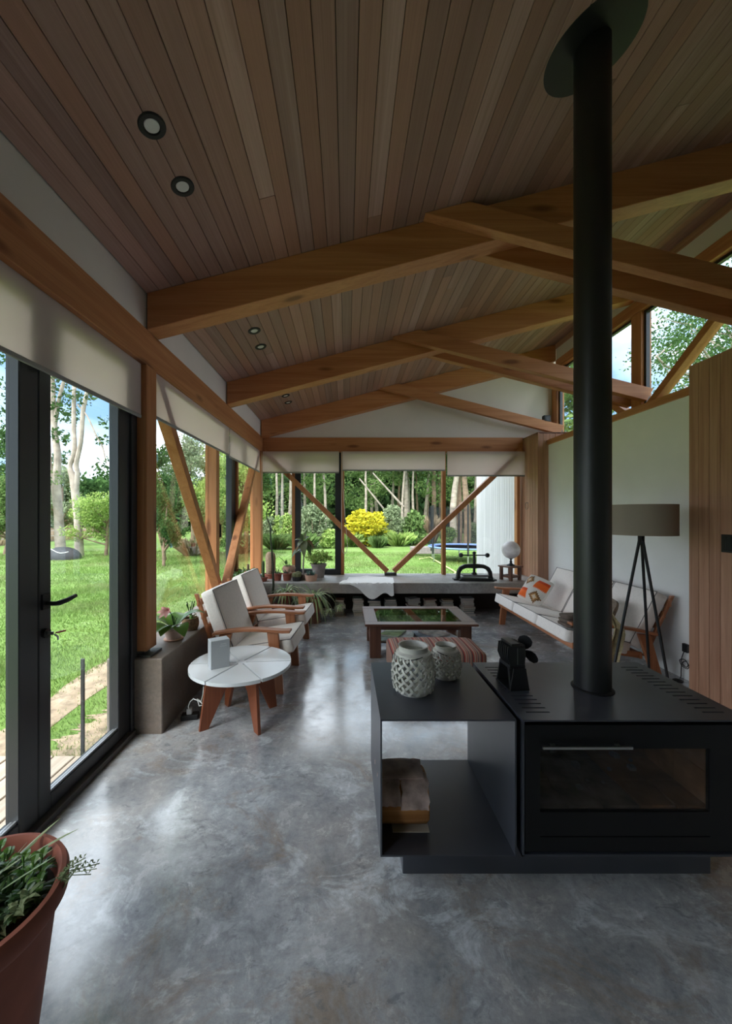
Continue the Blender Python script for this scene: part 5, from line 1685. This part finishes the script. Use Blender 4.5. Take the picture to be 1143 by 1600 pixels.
b.inputs['Roughness'].default_value = 0.95
b.inputs['Specular IOR Level'].default_value = 0.1
S(MB().box(-60, 70, -30, 90, ZG - 0.3, ZG).build('lawn', gm), 'green lawn around the house')
# bare strip under the eave, and paving boards by the door
def wavy_strip(x, y0, y1, w, z, seed):
    rr = random.Random(seed)
    mb = MB()
    n = 40
    for i in range(n + 1):
        y = y0 + (y1 - y0) * i / n
        c = x + 0.05 * math.sin(i * 0.7) 
        a, c2 = w / 2 * rr.uniform(0.6, 1.3), w / 2 * rr.uniform(0.6, 1.3)
        mb.v += [(c - a, y, z), (c, y, z + 0.012), (c + c2, y, z)]
    for i in range(n):
        k = i * 3
        mb.f += [(k, k + 1, k + 4, k + 3), (k + 1, k + 2, k + 5, k + 4)]
    return mb
dirt = flat('bare_earth', (0.36, 0.27, 0.18), 0.95, noise=0.35, nscale=14, bump=0.6)
S(wavy_strip(-2.30, -2, 7, 0.34, ZG + 0.003, 3).build('path', dirt), 'bare earth drip strip under the eave')
S(wavy_strip(-1.75, 2.3, 3.0, 0.34, ZG + 0.003, 4).build('path', dirt), 'bare earth patch beside the door paving')
dk = struct('floor_deck', 'small step of pale boards outside the glazed doors')
for i in range(5):
    x = -2.12 + 0.128 * i
    MB().box(x, x + 0.118, 0.7, 2.27, ZG + 0.03, -0.03).build('plank', M['deck'], dk, bevel=0.003)
MB().box(-2.10, -1.5, 0.8, 0.9, ZG, ZG + 0.03).box(-2.10, -1.5, 2.1, 2.2, ZG, ZG + 0.03).build('bearer', M['deck'], dk)
o = MB().box(-1.662, -1.640, 2.38, 2.392, ZG - 0.05, 0.505).build('metal_stake', M['alu'], bevel=0.002)
tag(o, 'thin dark metal stake standing in the grass outside the glazed door', 'stake')
# whitewashed boarded wing wall
ww = S(MB().box(2.72, 2.85, 6.11, 7.92, ZG, 3.6).build('wall_outside', M['soffit']), 'whitewashed boarded wall outside the right far window')
y = 6.11
while y < 7.9:
    MB().box(2.700, 2.719, y + 0.002, min(y + 0.098, 7.93), ZG, 3.6).build('plank', M['whitewash'], ww, bevel=0.002)
    y += 0.1

# grass blades
def soft_mesh(name, V, Fc):
    me = bpy.data.meshes.new(name)
    nv, nf, k = len(V), len(Fc), Fc.shape[1]
    me.vertices.add(nv)
    me.vertices.foreach_set('co', V.astype(np.float32).ravel())
    me.loops.add(nf * k)
    me.loops.foreach_set('vertex_index', Fc.astype(np.int32).ravel())
    me.polygons.add(nf)
    me.polygons.foreach_set('loop_start', np.arange(0, nf * k, k, dtype=np.int32))
    me.polygons.foreach_set('loop_total', np.full(nf, k, dtype=np.int32))
    me.update()
    me.validate()
    return me
RN = np.random.default_rng(8)
def grass_patch(n, x0, x1, y0, y1, h0, h1, w, near=None):
    if near is None:
        X = RN.uniform(x0, x1, n); Y = RN.uniform(y0, y1, n)
    else:
        X = x1 - (x1 - x0) * RN.power(1.0, n) ** near; Y = RN.uniform(y0, y1, n)
    clump = np.sin(X * 2.1 + np.sin(Y * 1.3)) * np.sin(Y * 1.7 + np.cos(X * 1.1))
    hh = RN.uniform(h0, h1, n) * (0.75 + 0.5 * np.clip(clump, -0.6, 1))
    keep = ~((np.abs(X + 2.30) < 0.16) & (RN.uniform(0, 1, n) < 0.85)) & ~((X > -2.15) & (X < -1.45) & (Y < 2.3)) & ~((X > 2.6) & (X < 2.95) & (Y < 8.0))
    X, Y, hh = X[keep], Y[keep], hh[keep]
    n = len(X)
    a = RN.uniform(0, 2 * np.pi, n)
    l = RN.uniform(0, 2 * np.pi, n)
    ln = RN.uniform(0.2, 0.9, n) * hh
    sx, sy = np.cos(a) * w / 2, np.sin(a) * w / 2
    Z = np.full(n, ZG - 0.004)
    V = np.stack([np.stack([X - sx, Y - sy, Z], 1), np.stack([X + sx, Y + sy, Z], 1), np.stack([X + np.cos(l) * ln, Y + np.sin(l) * ln, Z + hh], 1)], 1).reshape(-1, 3)
    return V, np.arange(n * 3).reshape(-1, 3)
parts = [grass_patch(90000, -7.0, -1.56, 1.0, 9.0, 0.03, 0.085, 0.007, near=1.6),
         grass_patch(70000, -14.0, -3.0, 3.0, 16.5, 0.04, 0.09, 0.016),
         grass_patch(60000, -4.0, 6.0, 6.3, 16.0, 0.03, 0.08, 0.014)]
V = np.concatenate([p[0] for p in parts])
Fc = np.arange(len(V)).reshape(-1, 3)
o = link('grass', soft_mesh('grass', V, Fc), M['grass'])
tag(o, 'short green grass blades of the lawn', kind='stuff')

# ---- foliage
def leaf_cloud(centers, radii, per, size, flat_=0.8, seed=1, droop=0.0):
    rn = np.random.default_rng(seed)
    Vs = []
    for c, r, n in zip(centers, radii, per):
        d = rn.normal(size=(n, 3))
        d /= np.linalg.norm(d, axis=1)[:, None]
        rr = r * rn.uniform(0.25, 1, n) ** 0.5
        p = np.array(c) + d * rr[:, None] * np.array([1, 1, flat_])
        a = rn.normal(size=(n, 3)); a[:, 2] -= droop
        a /= np.linalg.norm(a, axis=1)[:, None]
        b = np.cross(a, rn.normal(size=(n, 3)))
        b /= np.linalg.norm(b, axis=1)[:, None]
        s = size * rn.uniform(0.6, 1.4, n)[:, None]
        q = np.stack([p - a * s * 0.5, p + b * s * 0.28, p + a * s * 0.5, p - b * s * 0.28], 1)
        Vs.append(q.reshape(-1, 3))
    V = np.concatenate(Vs)
    return V, np.arange(len(V)).reshape(-1, 4)

def tree_mesh_pair(seed, h, r, lean, forks, crown_from, nleaf, leaf, spread, wob=0.25):
    """trunk with limbs, and its foliage"""
    rn = random.Random(seed)
    mb = MB()
    centers, radii = [], []
    def limb(p0, d, length, r0, r1, depth):
        n = 7
        pts, p = [Vector(p0)], Vector(p0)
        dd = Vector(d).normalized()
        for i in range(n):
            dd = (dd + Vector((rn.uniform(-1, 1), rn.uniform(-1, 1), rn.uniform(-0.3, 0.5))) * wob * 0.5).normalized()
            p = p + dd * (length / n)
            pts.append(p.copy())
        rad = [r0 + (r1 - r0) * i / n for i in range(n + 1)]
        mb.tube(pts, rad, n=8 if depth == 0 else 6)
        return pts, rad
    pts, rad = limb((0, 0, -0.2), (lean[0], lean[1], 1), h, r, r * 0.35, 0)
    for f in range(forks):
        k = rn.randrange(max(2, int(7 * crown_from)), 8) - 0
        k = min(k, 7)
        a = rn.uniform(0, 6.28)
        d = Vector((math.cos(a), math.sin(a), rn.uniform(0.3, 1.1)))
        L = spread * rn.uniform(0.6, 1.2)
        q, _ = limb(pts[k], d, L, rad[k] * 0.6, rad[k] * 0.2, 1)
        for j in (3, 5, 7):
            e, _ = limb(q[j], (rn.uniform(-1, 1), rn.uniform(-1, 1), rn.uniform(0, 0.8)), L * 0.45, rad[k] * 0.2, rad[k] * 0.06, 2)
            centers.append(e[-1]); radii.append(spread * 0.34)
            centers.append(e[4]); radii.append(spread * 0.25)
        centers.append(q[-1]); radii.append(spread * 0.36)
    centers.append(pts[-1]); radii.append(spread * 0.5)
    per = [max(20, int(nleaf / len(centers)))] * len(centers)
    V, Fc = leaf_cloud(centers, radii, per, leaf, seed=seed)
    tm = mb.mesh('trunk', smooth=True, angle=80)
    fm_ = soft_mesh('foliage', V, Fc)
    return tm, fm_
def tree(pair, loc, rz, sc, bark, leafm, label, group=None, name='tree'):
    t = thing(name, label, 'tree', loc, rz, group)
    t.scale = (sc, sc, sc) if not hasattr(sc, '__len__') else sc
    for nm, me, m in (('trunk', pair[0], bark), ('foliage', pair[1], leafm)):
        if not me.materials:
            me.materials.append(m)
        o = bpy.data.objects.new(nm, me)
        COL.objects.link(o)
        o.parent = t
        if me.materials[0] is not m:
            o.material_slots[0].link = 'OBJECT'
            o.material_slots[0].material = m
        if nm == 'foliage': o['kind'] = 'stuff'
    return t

tall = [tree_mesh_pair(s, 13, 0.17, (0.02, 0), 7, 0.80, 5200, 0.17, 2.0, 0.10) for s in (11, 12, 13)]
broad = [tree_mesh_pair(s, 6, 0.16, (0.05, 0.02), 9, 0.25, 9000, 0.16, 1.9, 0.3) for s in (21, 22)]
low = [tree_mesh_pair(s, 3.2, 0.12, (0.05, 0.0), 9, 0.1, 8000, 0.13, 1.5, 0.3) for s in (31, 32)]

# wood behind the garden: pale trunks one by one, the dense foliage behind as one mass
rt_ = random.Random(31)
us = [432, 441, 452, 476, 492, 508, 572, 580, 588, 613, 622, 628, 633, 638, 646, 652, 663, 667, 680, 688, 708, 713, 718, 729, 741]
notes = ['left of the tall bare stem', 'just right of the tall bare stem', 'left of the wooden mullion', 'left of the first diagonal brace top', 'behind the diagonal brace', 'next to the dark window stile', 'above the yellow bush', 'slender, above the right of the yellow bush', 'thin, right of the yellow bush', 'leaning, above the grey green shrub', 'dark thin, right of the leaning trunk', 'thin, left of the thick pale trunk', 'thick pale, above the bright green shrub', 'thin, right of the thick pale trunk', 'straight, left of centre gap', 'brown thin, right of the straight trunk', 'bright pale, left of the dry grass', 'brown, right of the bright pale trunk', 'rough brown, left of the right mullion', 'rough brown, beside the right mullion', 'thick pale, right of the mullion', 'brown, behind the trampoline net', 'dark brown, above the trampoline', 'reddish, above the trampoline', 'pale, at the edge of the whitewashed wall']
for k, (u, nt_) in enumerate(zip(us, notes)):
    Yt = rt_.uniform(24, 31)
    if k in (20, 21, 22, 23, 24): Yt = rt_.uniform(20.5, 22)
    p = P(u, 800, Yt)
    brownish = k in (17, 18, 19, 21, 22, 23, 10, 15)
    big_ = 1.25 if k in (12, 20, 23, 18) else rt_.uniform(0.6, 0.95)
    lean = 0.14 if k == 9 else rt_.uniform(-0.04, 0.04)
    t = tree(tall[k % 3], (p.x, Yt, ZG), rt_.uniform(0, 6.28), (big_, big_, 0.55), M['bark_brown'] if brownish else M['bark_pale'], M['leaf'] if k % 3 else M['leaf_dark'], 'tall %strunk at the wood edge, %s' % ('' if 'brown' in nt_ or 'pale' in nt_ else 'slim ', nt_), 'trees at the edge of the wood')
    t.rotation_euler[1] = lean
# two bare poles leaning together
for k, (u0, v0, u1, v1) in enumerate(((603, 800, 575, 765), (612, 772, 592, 750))):
    a, c = P(u0, v0, 23.5), P(u1, v1, 23.5)
    d = (c - a)
    o = MB().tube([a - d * 0.9, a, c, c + d * 0.5], [0.07, 0.06, 0.05, 0.04], n=7).build('fallen_trunk', M['bark_pale'], smooth=True)
    tag(o, ['lower bare trunk leaning left behind the yellow bush', 'upper bare trunk leaning left behind the yellow bush'][k], 'trunk')
cs, rs, pr = [], [], []
for k in range(700):
    x = rt_.uniform(-13, 40)
    y = 37 + rt_.uniform(-3, 5) + abs(x) * 0.05
    z = rt_.uniform(0, 5.5)
    cs.append((x, y, z)); rs.append(rt_.uniform(1.4, 2.6)); pr.append(200)
V, Fc = leaf_cloud(cs, rs, pr, 0.75, 0.9, seed=5)
tag(link('forest_foliage', soft_mesh('forest', V, Fc), M['leaf_forest']), 'dense dark foliage of the wood behind the garden', kind='stuff')
cs, rs, pr = [], [], []
for k in range(420):                                         # left: distant belt of dark trees
    az, R_ = math.radians(rt_.uniform(18, 100)), rt_.uniform(40, 48)
    z = rt_.uniform(0, 4.3)
    cs.append((-R_ * math.sin(az), R_ * math.cos(az), z)); rs.append(rt_.uniform(1.0, 2.0)); pr.append(140)
V, Fc = leaf_cloud(cs, rs, pr, 0.5, 0.9, seed=6)
tag(link('treeline_foliage', soft_mesh('treeline', V, Fc), M['leaf_dark']), 'belt of dark trees beyond the field at the left', kind='stuff')
# mid-height foliage hanging between the trunks
cs, rs, pr = [], [], []
for k in range(95):
    x = rt_.uniform(-10, 10)
    cs.append((x, rt_.uniform(25, 31), rt_.choice([rt_.uniform(2.2, 6), rt_.uniform(3.0, 6)]))); rs.append(rt_.uniform(0.5, 1.2)); pr.append(130)
V, Fc = leaf_cloud(cs, rs, pr, 0.2, 0.8, seed=7)
tag(link('understorey_foliage', soft_mesh('understorey', V, Fc), M['leaf']), 'green foliage hanging between the trunks of the wood', kind='stuff')

# shrubs of the garden bed
def shrub_mesh(seed, n, leaf, blobs, up=0.0):
    rn = random.Random(seed)
    cs, rs, pr = [], [], []
    for k in range(blobs):
        a = rn.uniform(0, 6.28); d = rn.uniform(0, 0.32)
        z = rn.uniform(0.12, 0.80)
        cs.append((d * math.cos(a) * (1.15 - z * 0.7), d * math.sin(a) * (1.15 - z * 0.7), z)); rs.append(rn.uniform(0.13, 0.24)); pr.append(n // blobs)
    V, Fc = leaf_cloud(cs, rs, pr, leaf, 1.0, seed=seed, droop=-up)
    return soft_mesh('foliage', V, Fc)
sm1, sm2, sm3 = shrub_mesh(3, 4200, 0.085, 24), shrub_mesh(4, 4200, 0.07, 26), shrub_mesh(5, 2600, 0.14, 20, 0.8)
stem_me = MB()
for k in range(7):
    a = k * 0.9
    stem_me.tube([(0.04 * math.cos(a), 0.04 * math.sin(a), -0.03), (0.14 * math.cos(a), 0.14 * math.sin(a), 0.35), (0.22 * math.cos(a), 0.22 * math.sin(a), 0.6)], [0.018, 0.012, 0.005], n=5)
stem_me = stem_me.mesh('stems', smooth=True)
stem_me.materials.append(M['bark_brown'])
def tuft_mesh(seed, n=520):
    rn = np.random.default_rng(seed)
    a = rn.uniform(0, 2 * np.pi, n); r0 = 0.22 * np.sqrt(rn.uniform(0, 1, n))
    X, Y = r0 * np.cos(a), r0 * np.sin(a)
    lean = rn.uniform(0.05, 0.45, n); hh = rn.uniform(0.45, 1.0, n)
    w = rn.uniform(0.008, 0.02, n); b = rn.uniform(0, 2 * np.pi, n)
    bx, by = np.cos(b) * w, np.sin(b) * w
    z0 = np.full(n, -0.03)
    mx, my = X + np.cos(a) * lean * 0.4, Y + np.sin(a) * lean * 0.4
    tx, ty = X + np.cos(a) * lean, Y + np.sin(a) * lean
    V = np.stack([np.stack([X - bx, Y - by, z0], 1), np.stack([X + bx, Y + by, z0], 1), np.stack([mx + bx, my + by, hh * 0.7], 1), np.stack([tx, ty, hh * (1 - lean * 0.5)], 1)], 1).reshape(-1, 3)
    return soft_mesh('foliage', V, np.arange(n * 4).reshape(-1, 4))
tm1, tm2 = tuft_mesh(61), tuft_mesh(62, 700)
def shrub(u, vb, vt, hw, Y, me, m, label, name='shrub', group='garden shrubs'):
    Y = F * (H - ZG) / (vb - CY)
    b_, tp = P(u, vb, Y), P(u, vt, Y)
    t = thing(name, label, 'shrub', (b_.x, Y, ZG), u * 0.7, group)
    hgt = tp.z - ZG
    wd = hw * 2 * Y / F
    t.scale = (wd, wd, hgt)
    if not me.materials: me.materials.append(m)
    o = bpy.data.objects.new('foliage', me); COL.objects.link(o); o.parent = t
    o['kind'] = 'stuff'
    o.material_slots[0].link = 'OBJECT'; o.material_slots[0].material = m
    link('stems', stem_me, None, t)
shrub(567, 853, 794, 46, 14.5, sm1, M['leaf_yellow'], 'bright yellow shrub on the lawn behind the far windows')
shrub(614, 850, 786, 30, 16.0, sm2, M['leaf_grey'], 'dark grey green shrub right of the yellow shrub')
shrub(648, 851, 797, 25, 15.5, sm3, M['leaf'], 'upright bright green shrub right of the grey green shrub')
shrub(672, 848, 799, 18, 16.5, tm1, M['leaf_tan'], 'tuft of tall dry grass left of the trampoline', 'dry_grass_tuft')
shrub(595, 852, 823, 22, 13.5, tm2, M['leaf_lime'], 'low lime green clump in front of the grey green shrub', 'flower_clump')
shrub(622, 853, 827, 24, 13.2, tm1, M['leaf_lime'], 'low fresh green clump in front of the upright shrub', 'flower_clump')
shrub(548, 854, 827, 22, 13.0, tm2, M['leaf_lime'], 'low fresh green clump at the left foot of the yellow shrub', 'flower_clump')
shrub(590, 856, 833, 14, 12.6, tm1, M['leaf'], 'small fern clump on the lawn before the yellow shrub', 'fern')
shrub(490, 855, 785, 34, 15.0, sm2, M['leaf_grey'], 'tall olive shrub behind the dark window frame')
shrub(516, 856, 826, 22, 14.0, sm3, M['leaf_lime'], 'leafy green clump behind the round leafy potted bush')
shrub(446, 853, 800, 24, 15.5, sm1, M['leaf_lime'], 'lime green shrub behind the far left corner window')
shrub(420, 853, 805, 24, 17.0, sm2, M['leaf_grey'], 'silvery shrub at the left of the corner window')
shrub(432, 858, 829, 26, 13.0, tm2, M['leaf'], 'low green clump below the silvery shrub', 'flower_clump')
shrub(470, 858, 827, 24, 13.4, tm1, M['leaf'], 'low green clump below the olive shrub', 'flower_clump')
shrub(700, 850, 822, 18, 17.0, sm2, M['leaf'], 'dim green shrub behind the trampoline')
shrub(735, 848, 815, 22, 18.0, sm2, M['leaf_grey'], 'dim grey shrub behind the trampoline net at the wall edge')

# left garden: hedges, trees, field and fence
S(MB().box(-60, -17.5, -20, 60, ZG - 0.1, ZG + 0.05).build('field', flat('dry_field', (0.40, 0.30, 0.21), 0.95, noise=0.2, nscale=2)), 'dry field beyond the lawn on the left')
parts = []
for k in range(1):
    n = 26000
    X = -17.5 - RN.uniform(0, 1, n) ** 1.5 * 14; Y = RN.uniform(-2, 34, n)
    hh = RN.uniform(0.25, 0.75, n)
    a = RN.uniform(0, 6.28, n)
    Z = np.full(n, ZG)
    sx, sy = np.cos(a) * 0.03, np.sin(a) * 0.03
    V = np.stack([np.stack([X - sx, Y - sy, Z], 1), np.stack([X + sx, Y + sy, Z], 1), np.stack([X + RN.normal(0, 0.1, n), Y + RN.normal(0, 0.1, n), Z + hh], 1)], 1).reshape(-1, 3)
tag(link('field_grass', soft_mesh('field_grass', V, np.arange(len(V)).reshape(-1, 3)), M['leaf_tan']), 'tall dry grass of the field', kind='stuff')
fn = thing('wire_fence', 'wire fence on thin wooden posts at the edge of the dry field', 'fence', (-17.2, 16, ZG))
for k in range(9):
    y = -10 + 4.2 * k
    MB().box(-0.05, 0.05, y - 0.05, y + 0.05, -0.2, 1.1).build('fence_post', M['greypot'], fn)
for z in (0.35, 0.65, 0.95):
    MB().tube([(0, -10, z), (0, 23.6, z)], 0.012, n=5).build('wire', M['chrome'], fn)

def bent_tree(spec, loc, label, leafspots, leaf=0.16, n=60, r=0.45):
    t = thing('tree', label, 'tree', loc)
    L = Vector(loc)
    mb = MB()
    for pts, rad in spec:
        q = [Vector(p) - L for p in pts]
        sm_, rr = [], []
        for i in range(len(q) - 1):
            p0, p1, p2, p3 = [q[max(0, min(len(q) - 1, i + k))] for k in (-1, 0, 1, 2)]
            for j in range(4):
                s = j / 4
                sm_.append(0.5 * (2 * p1 + (p2 - p0) * s + (2 * p0 - 5 * p1 + 4 * p2 - p3) * s * s + (3 * p1 - p0 - 3 * p2 + p3) * s ** 3))
                rr.append(rad[i] + (rad[i + 1] - rad[i]) * s)
        sm_.append(q[-1]); rr.append(rad[-1])
        mb.tube(sm_, rr, n=9)
    mb.build('trunk', M['bark_pale'], t, smooth=True)
    V, Fc = leaf_cloud([tuple(Vector(p) - L) for p, _ in leafspots], [q for _, q in leafspots], [int(n * q * q * 6) for _, q in leafspots], leaf, seed=len(leafspots))
    o = link('foliage', soft_mesh('foliage', V, Fc), M['leaf_dark'], t)
    o['kind'] = 'stuff'
YA, YB = 14.2, 15.5
B = P(124, 868, YA)
bent_tree([([P(124, 872, YA), P(122, 820, YA), P(117, 770, YA), P(113, 745, YA), P(109, 728, YA), P(116, 705, YA), P(115, 660, YA), P(116, 605, YA), P(119, 540, YA), P(112, 470, YA)], [0.16, 0.135, 0.13, 0.11, 0.085, 0.08, 0.075, 0.07, 0.055, 0.03]),
           ([P(117, 775, YA), P(121, 740, YA), P(119, 725, YA), P(126, 690, YA), P(130, 640, YA), P(136, 612, YA), P(140, 570, YA), P(150, 500, YA)], [0.10, 0.085, 0.085, 0.08, 0.075, 0.07, 0.06, 0.03]),
           ([P(121, 632, YA), P(136, 650, YA), P(150, 680, YA), P(160, 698, YA), P(166, 725, YA)], [0.03, 0.03, 0.03, 0.028, 0.015])],
          (B.x, YA, ZG), 'pale barked tree forking in two, seen through the glazed door', [(P(120, 625, YA), 0.35), (P(117, 615, YA), 0.3), (P(138, 625, YA), 0.28), (P(160, 687, YA), 0.32), (P(168, 730, YA), 0.55), (P(165, 745, YA), 0.5), (P(125, 560, YA), 0.8), (P(145, 520, YA), 1.0), (P(112, 480, YA), 1.0), (P(90, 450, YA), 1.1), (P(172, 660, YA), 0.4)])
B = P(90, 860, YB)
bent_tree([([P(95, 868, YB), P(91, 800, YB), P(88, 750, YB), P(90, 715, YB), P(86, 680, YB), P(83, 645, YB), P(82, 600, YB), P(80, 540, YB), P(78, 470, YB)], [0.20, 0.16, 0.14, 0.13, 0.12, 0.11, 0.09, 0.07, 0.04]),
           ([P(85, 665, YB), P(91, 630, YB), P(97, 605, YB), P(101, 590, YB), P(110, 540, YB)], [0.09, 0.075, 0.07, 0.06, 0.03]),
           ([P(88, 800, YB), P(82, 760, YB), P(78, 720, YB), P(74, 640, YB), P(60, 560, YB)], [0.08, 0.07, 0.06, 0.05, 0.03])],
          (B.x, YB, ZG), 'pale barked tree at the left beside the door stile, with dark leaf clumps', [(P(86, 620, YB), 0.5), (P(100, 640, YB), 0.55), (P(106, 650, YB), 0.5), (P(92, 680, YB), 0.42), (P(96, 685, YB), 0.35), (P(84, 590, YB), 0.6), (P(100, 560, YB), 0.9), (P(70, 540, YB), 1.2), (P(5, 610, YB), 0.7), (P(8, 650, YB), 0.45), (P(15, 540, YB), 1.2), (P(10, 750, YB), 0.4)])
# heap with a hose by the pale trees
hp = thing('covered_heap', 'low dark covered heap with a pale hose beside the forked tree', 'heap', tuple(P(98, 866, 13.4)))
mb = MB()
mb.ball((0, 0, -0.12), 0.62, n=18, m=10, s=(1.0, 0.7, 0.62))
mb.build('tarpaulin', flat('dark_tarp', (0.035, 0.037, 0.042), 0.7, noise=0.4, nscale=5, bump=0.5), hp, smooth=True)
MB().tube([(-0.5 + 0.1 * k, -0.42 - 0.16 * math.sin(math.pi * k / 10), 0.30 - 0.02 * k - 0.05 * math.sin(k)) for k in range(11)], 0.012, n=6).build('hose', M['soffit'], hp, smooth=True)
def lefttree(pair, u, Yt, sc, leafm, label, name='tree', dz=0.0):
    p = P(u, 800, Yt)
    tree(pair, (p.x, Yt, ZG + dz), u * 0.31, sc, M['bark_brown'], leafm, label, 'garden trees on the left', name)
lefttree(low[0], 166, 14.5, 0.60, M['leaf_lime'], 'light green leafy tree at the right edge of the glazed door')
lefttree(low[1], 95, 19.0, 1.0, M['leaf_grey'], 'greyish bush behind the two pale trees')
lefttree(broad[0], 40, 21.0, 0.9, M['leaf_dark'], 'dark tree behind the near left door pane')
lefttree(low[0], 8, 15.0, 0.85, M['leaf'], 'green bushy tree in the leftmost pane')
lefttree(broad[1], 258, 13.0, (0.40, 0.40, 0.66), M['leaf_dark'], 'dark ivy clad tree left of the diagonal brace')
lefttree(broad[0], 300, 19.0, 0.78, M['leaf_grey'], 'feathery grey green tree behind the diagonal brace')
lefttree(broad[1], 335, 15.0, 0.52, M['leaf_lime'], 'yellow green tree behind the middle fir mullion')
lefttree(low[1], 356, 14.0, 0.95, M['leaf_lime'], 'light green leafy tree beside the dark left window frame')
lefttree(broad[0], 385, 21.0, 0.9, M['leaf_dark'], 'dark tree behind the corner post')
lefttree(low[0], 340, 12.0, 0.5, M['leaf'], 'low green shrub at the foot of the yellow green tree', 'shrub')
lefttree(low[1], 255, 11.5, (0.42, 0.42, 0.6), M['leaf_dark'], 'dark clipped shrub at the foot of the ivy clad tree', 'shrub')
shrub(375, 865, 829, 26, 12.5, tm2, M['leaf_grey'], 'pale grassy clump behind the corner post', 'flower_clump')
shrub(300, 868, 836, 26, 15.0, tm1, M['leaf_tan'], 'tan grassy clump behind the diagonal brace', 'flower_clump')

# trees beyond the clerestory
ct1 = tree_mesh_pair(41, 7.0, 0.22, (0.05, 0.0), 17, 0.35, 15000, 0.085, 2.5, 0.5)
ct2 = tree_mesh_pair(42, 7.0, 0.14, (-0.05, 0.0), 11, 0.35, 7000, 0.09, 2.2, 0.45)
tree(ct1, (9.5, 9.7, ZG), 0.6, 1.0, M['bark_pale'], M['leaf_dark'], 'spreading pale limbed tree seen through the high right windows', None)
tree(ct2, (11.2, 14.6, ZG), 2.2, 1.1, M['bark_pale'], M['leaf_dark'], 'farther small leaved tree left of the clerestory post', None)
tree(ct2, (13.0, 6.4, ZG), 4.0, 1.1, M['bark_pale'], M['leaf'], 'small leaved tree behind the spreading tree at the right edge', None)
tree(broad[0], (10.6, 18.0, ZG), 1.0, 1.2, M['bark_brown'], M['leaf'], 'bushy green tree beyond the far end of the high windows', None)

# trampoline
tr = P(735, 880, 12.6)
tp = thing('trampoline', 'small round trampoline with a blue pad and black safety net', 'trampoline', (3.95, 12.9, ZG))
bm_ = flat('blue_pad', (0.17, 0.26, 0.52), 0.55)
R_, hz = 1.15, 0.47
MB().lathe([(R_ - 0.22, hz - 0.02), (R_, hz - 0.02), (R_ + 0.03, hz + 0.01), (R_, hz + 0.04), (R_ - 0.22, hz + 0.02)], n=40, close=True).build('pad', bm_, tp, smooth=True)
MB().lathe([(0, hz - 0.005), (R_ - 0.2, hz - 0.005)], n=40).build('mat', M['matt_black'], tp)
netm = cloth_through('safety_net', (0.03, 0.03, 0.035), 0.2, 0.72)
for k in range(6):
    a = math.radians(20 + 60 * k)
    MB().tube([(R_ * math.cos(a), R_ * math.sin(a), 0.0), (R_ * math.cos(a), R_ * math.sin(a), hz)], 0.022, n=8).build('leg', M['chrome'], tp, smooth=True)
    MB().tube([(1.03 * R_ * math.cos(a), 1.03 * R_ * math.sin(a), hz - 0.2), (1.03 * R_ * math.cos(a), 1.03 * R_ * math.sin(a), hz + 1.4)], 0.03, n=8).build('pole', M['matt_black'], tp, smooth=True)
MB().lathe([(R_ * 1.0, hz + 0.03), (R_ * 1.0, hz + 1.35)], n=40).v
nb = MB()
n = 40
for k in range(n):
    a = 2 * math.pi * k / n
    nb.v += [(R_ * math.cos(a), R_ * math.sin(a), hz + 0.03), (R_ * math.cos(a), R_ * math.sin(a), hz + 1.35)]
for k in range(n):
    nb.f.append((2 * k, 2 * ((k + 1) % n), 2 * ((k + 1) % n) + 1, 2 * k + 1))
nb.build('safety_net', netm, tp, smooth=True)
# low concrete trough with a small pot, and a garden hose
o = thing('garden_trough', 'low pale concrete trough on the lawn left of the trampoline', 'trough', tuple(P(662, 863, 14.5)))
MB().box(-0.5, 0.62, -0.2, 0.2, -0.05, 0.22).build('body', M['greypot'], o, bevel=0.02)
pq = thing('flower_pot', 'tiny terracotta pot standing on the concrete trough', 'pot', tuple(P(658, 863, 14.5) + Vector((0, 0, 0.22))))
MB().lathe(potprof(0.07, 0.10, 0.13, rim=0.01), n=20).build('body', M['terracotta'], pq, smooth=True)
hs = MB()
hs.tube([P(655, 868, 13) , P(672, 866, 13.5), P(690, 874, 11.6), P(705, 882, 10.4), P(712, 886, 9.9), P(706, 893, 9.4), P(707, 905, 8.6)], 0.014, n=6)
hs.v = [(a, b_, ZG + 0.016 + (c - ZG) * 0.0 + 0.02 * math.sin(i)) if False else (a, b_, max(ZG + 0.002, ZG + 0.016 + (c - (H - (0))) * 0)) for i, (a, b_, c) in enumerate(hs.v)]
pts = [P(655, 868, 13), P(672, 866, 13.5), P(690, 874, 11.6), P(705, 882, 10.4), P(712, 886, 9.9), P(706, 893, 9.4), P(707, 905, 8.6)]
hs = MB().tube([(p.x, p.y, ZG + 0.05) for p in pts], 0.02, n=6)
tag(hs.build('garden_hose', flat('pale_yellow_hose', (0.6, 0.62, 0.25), 0.5), smooth=True), 'pale yellow garden hose lying on the lawn before the trampoline', 'hose')
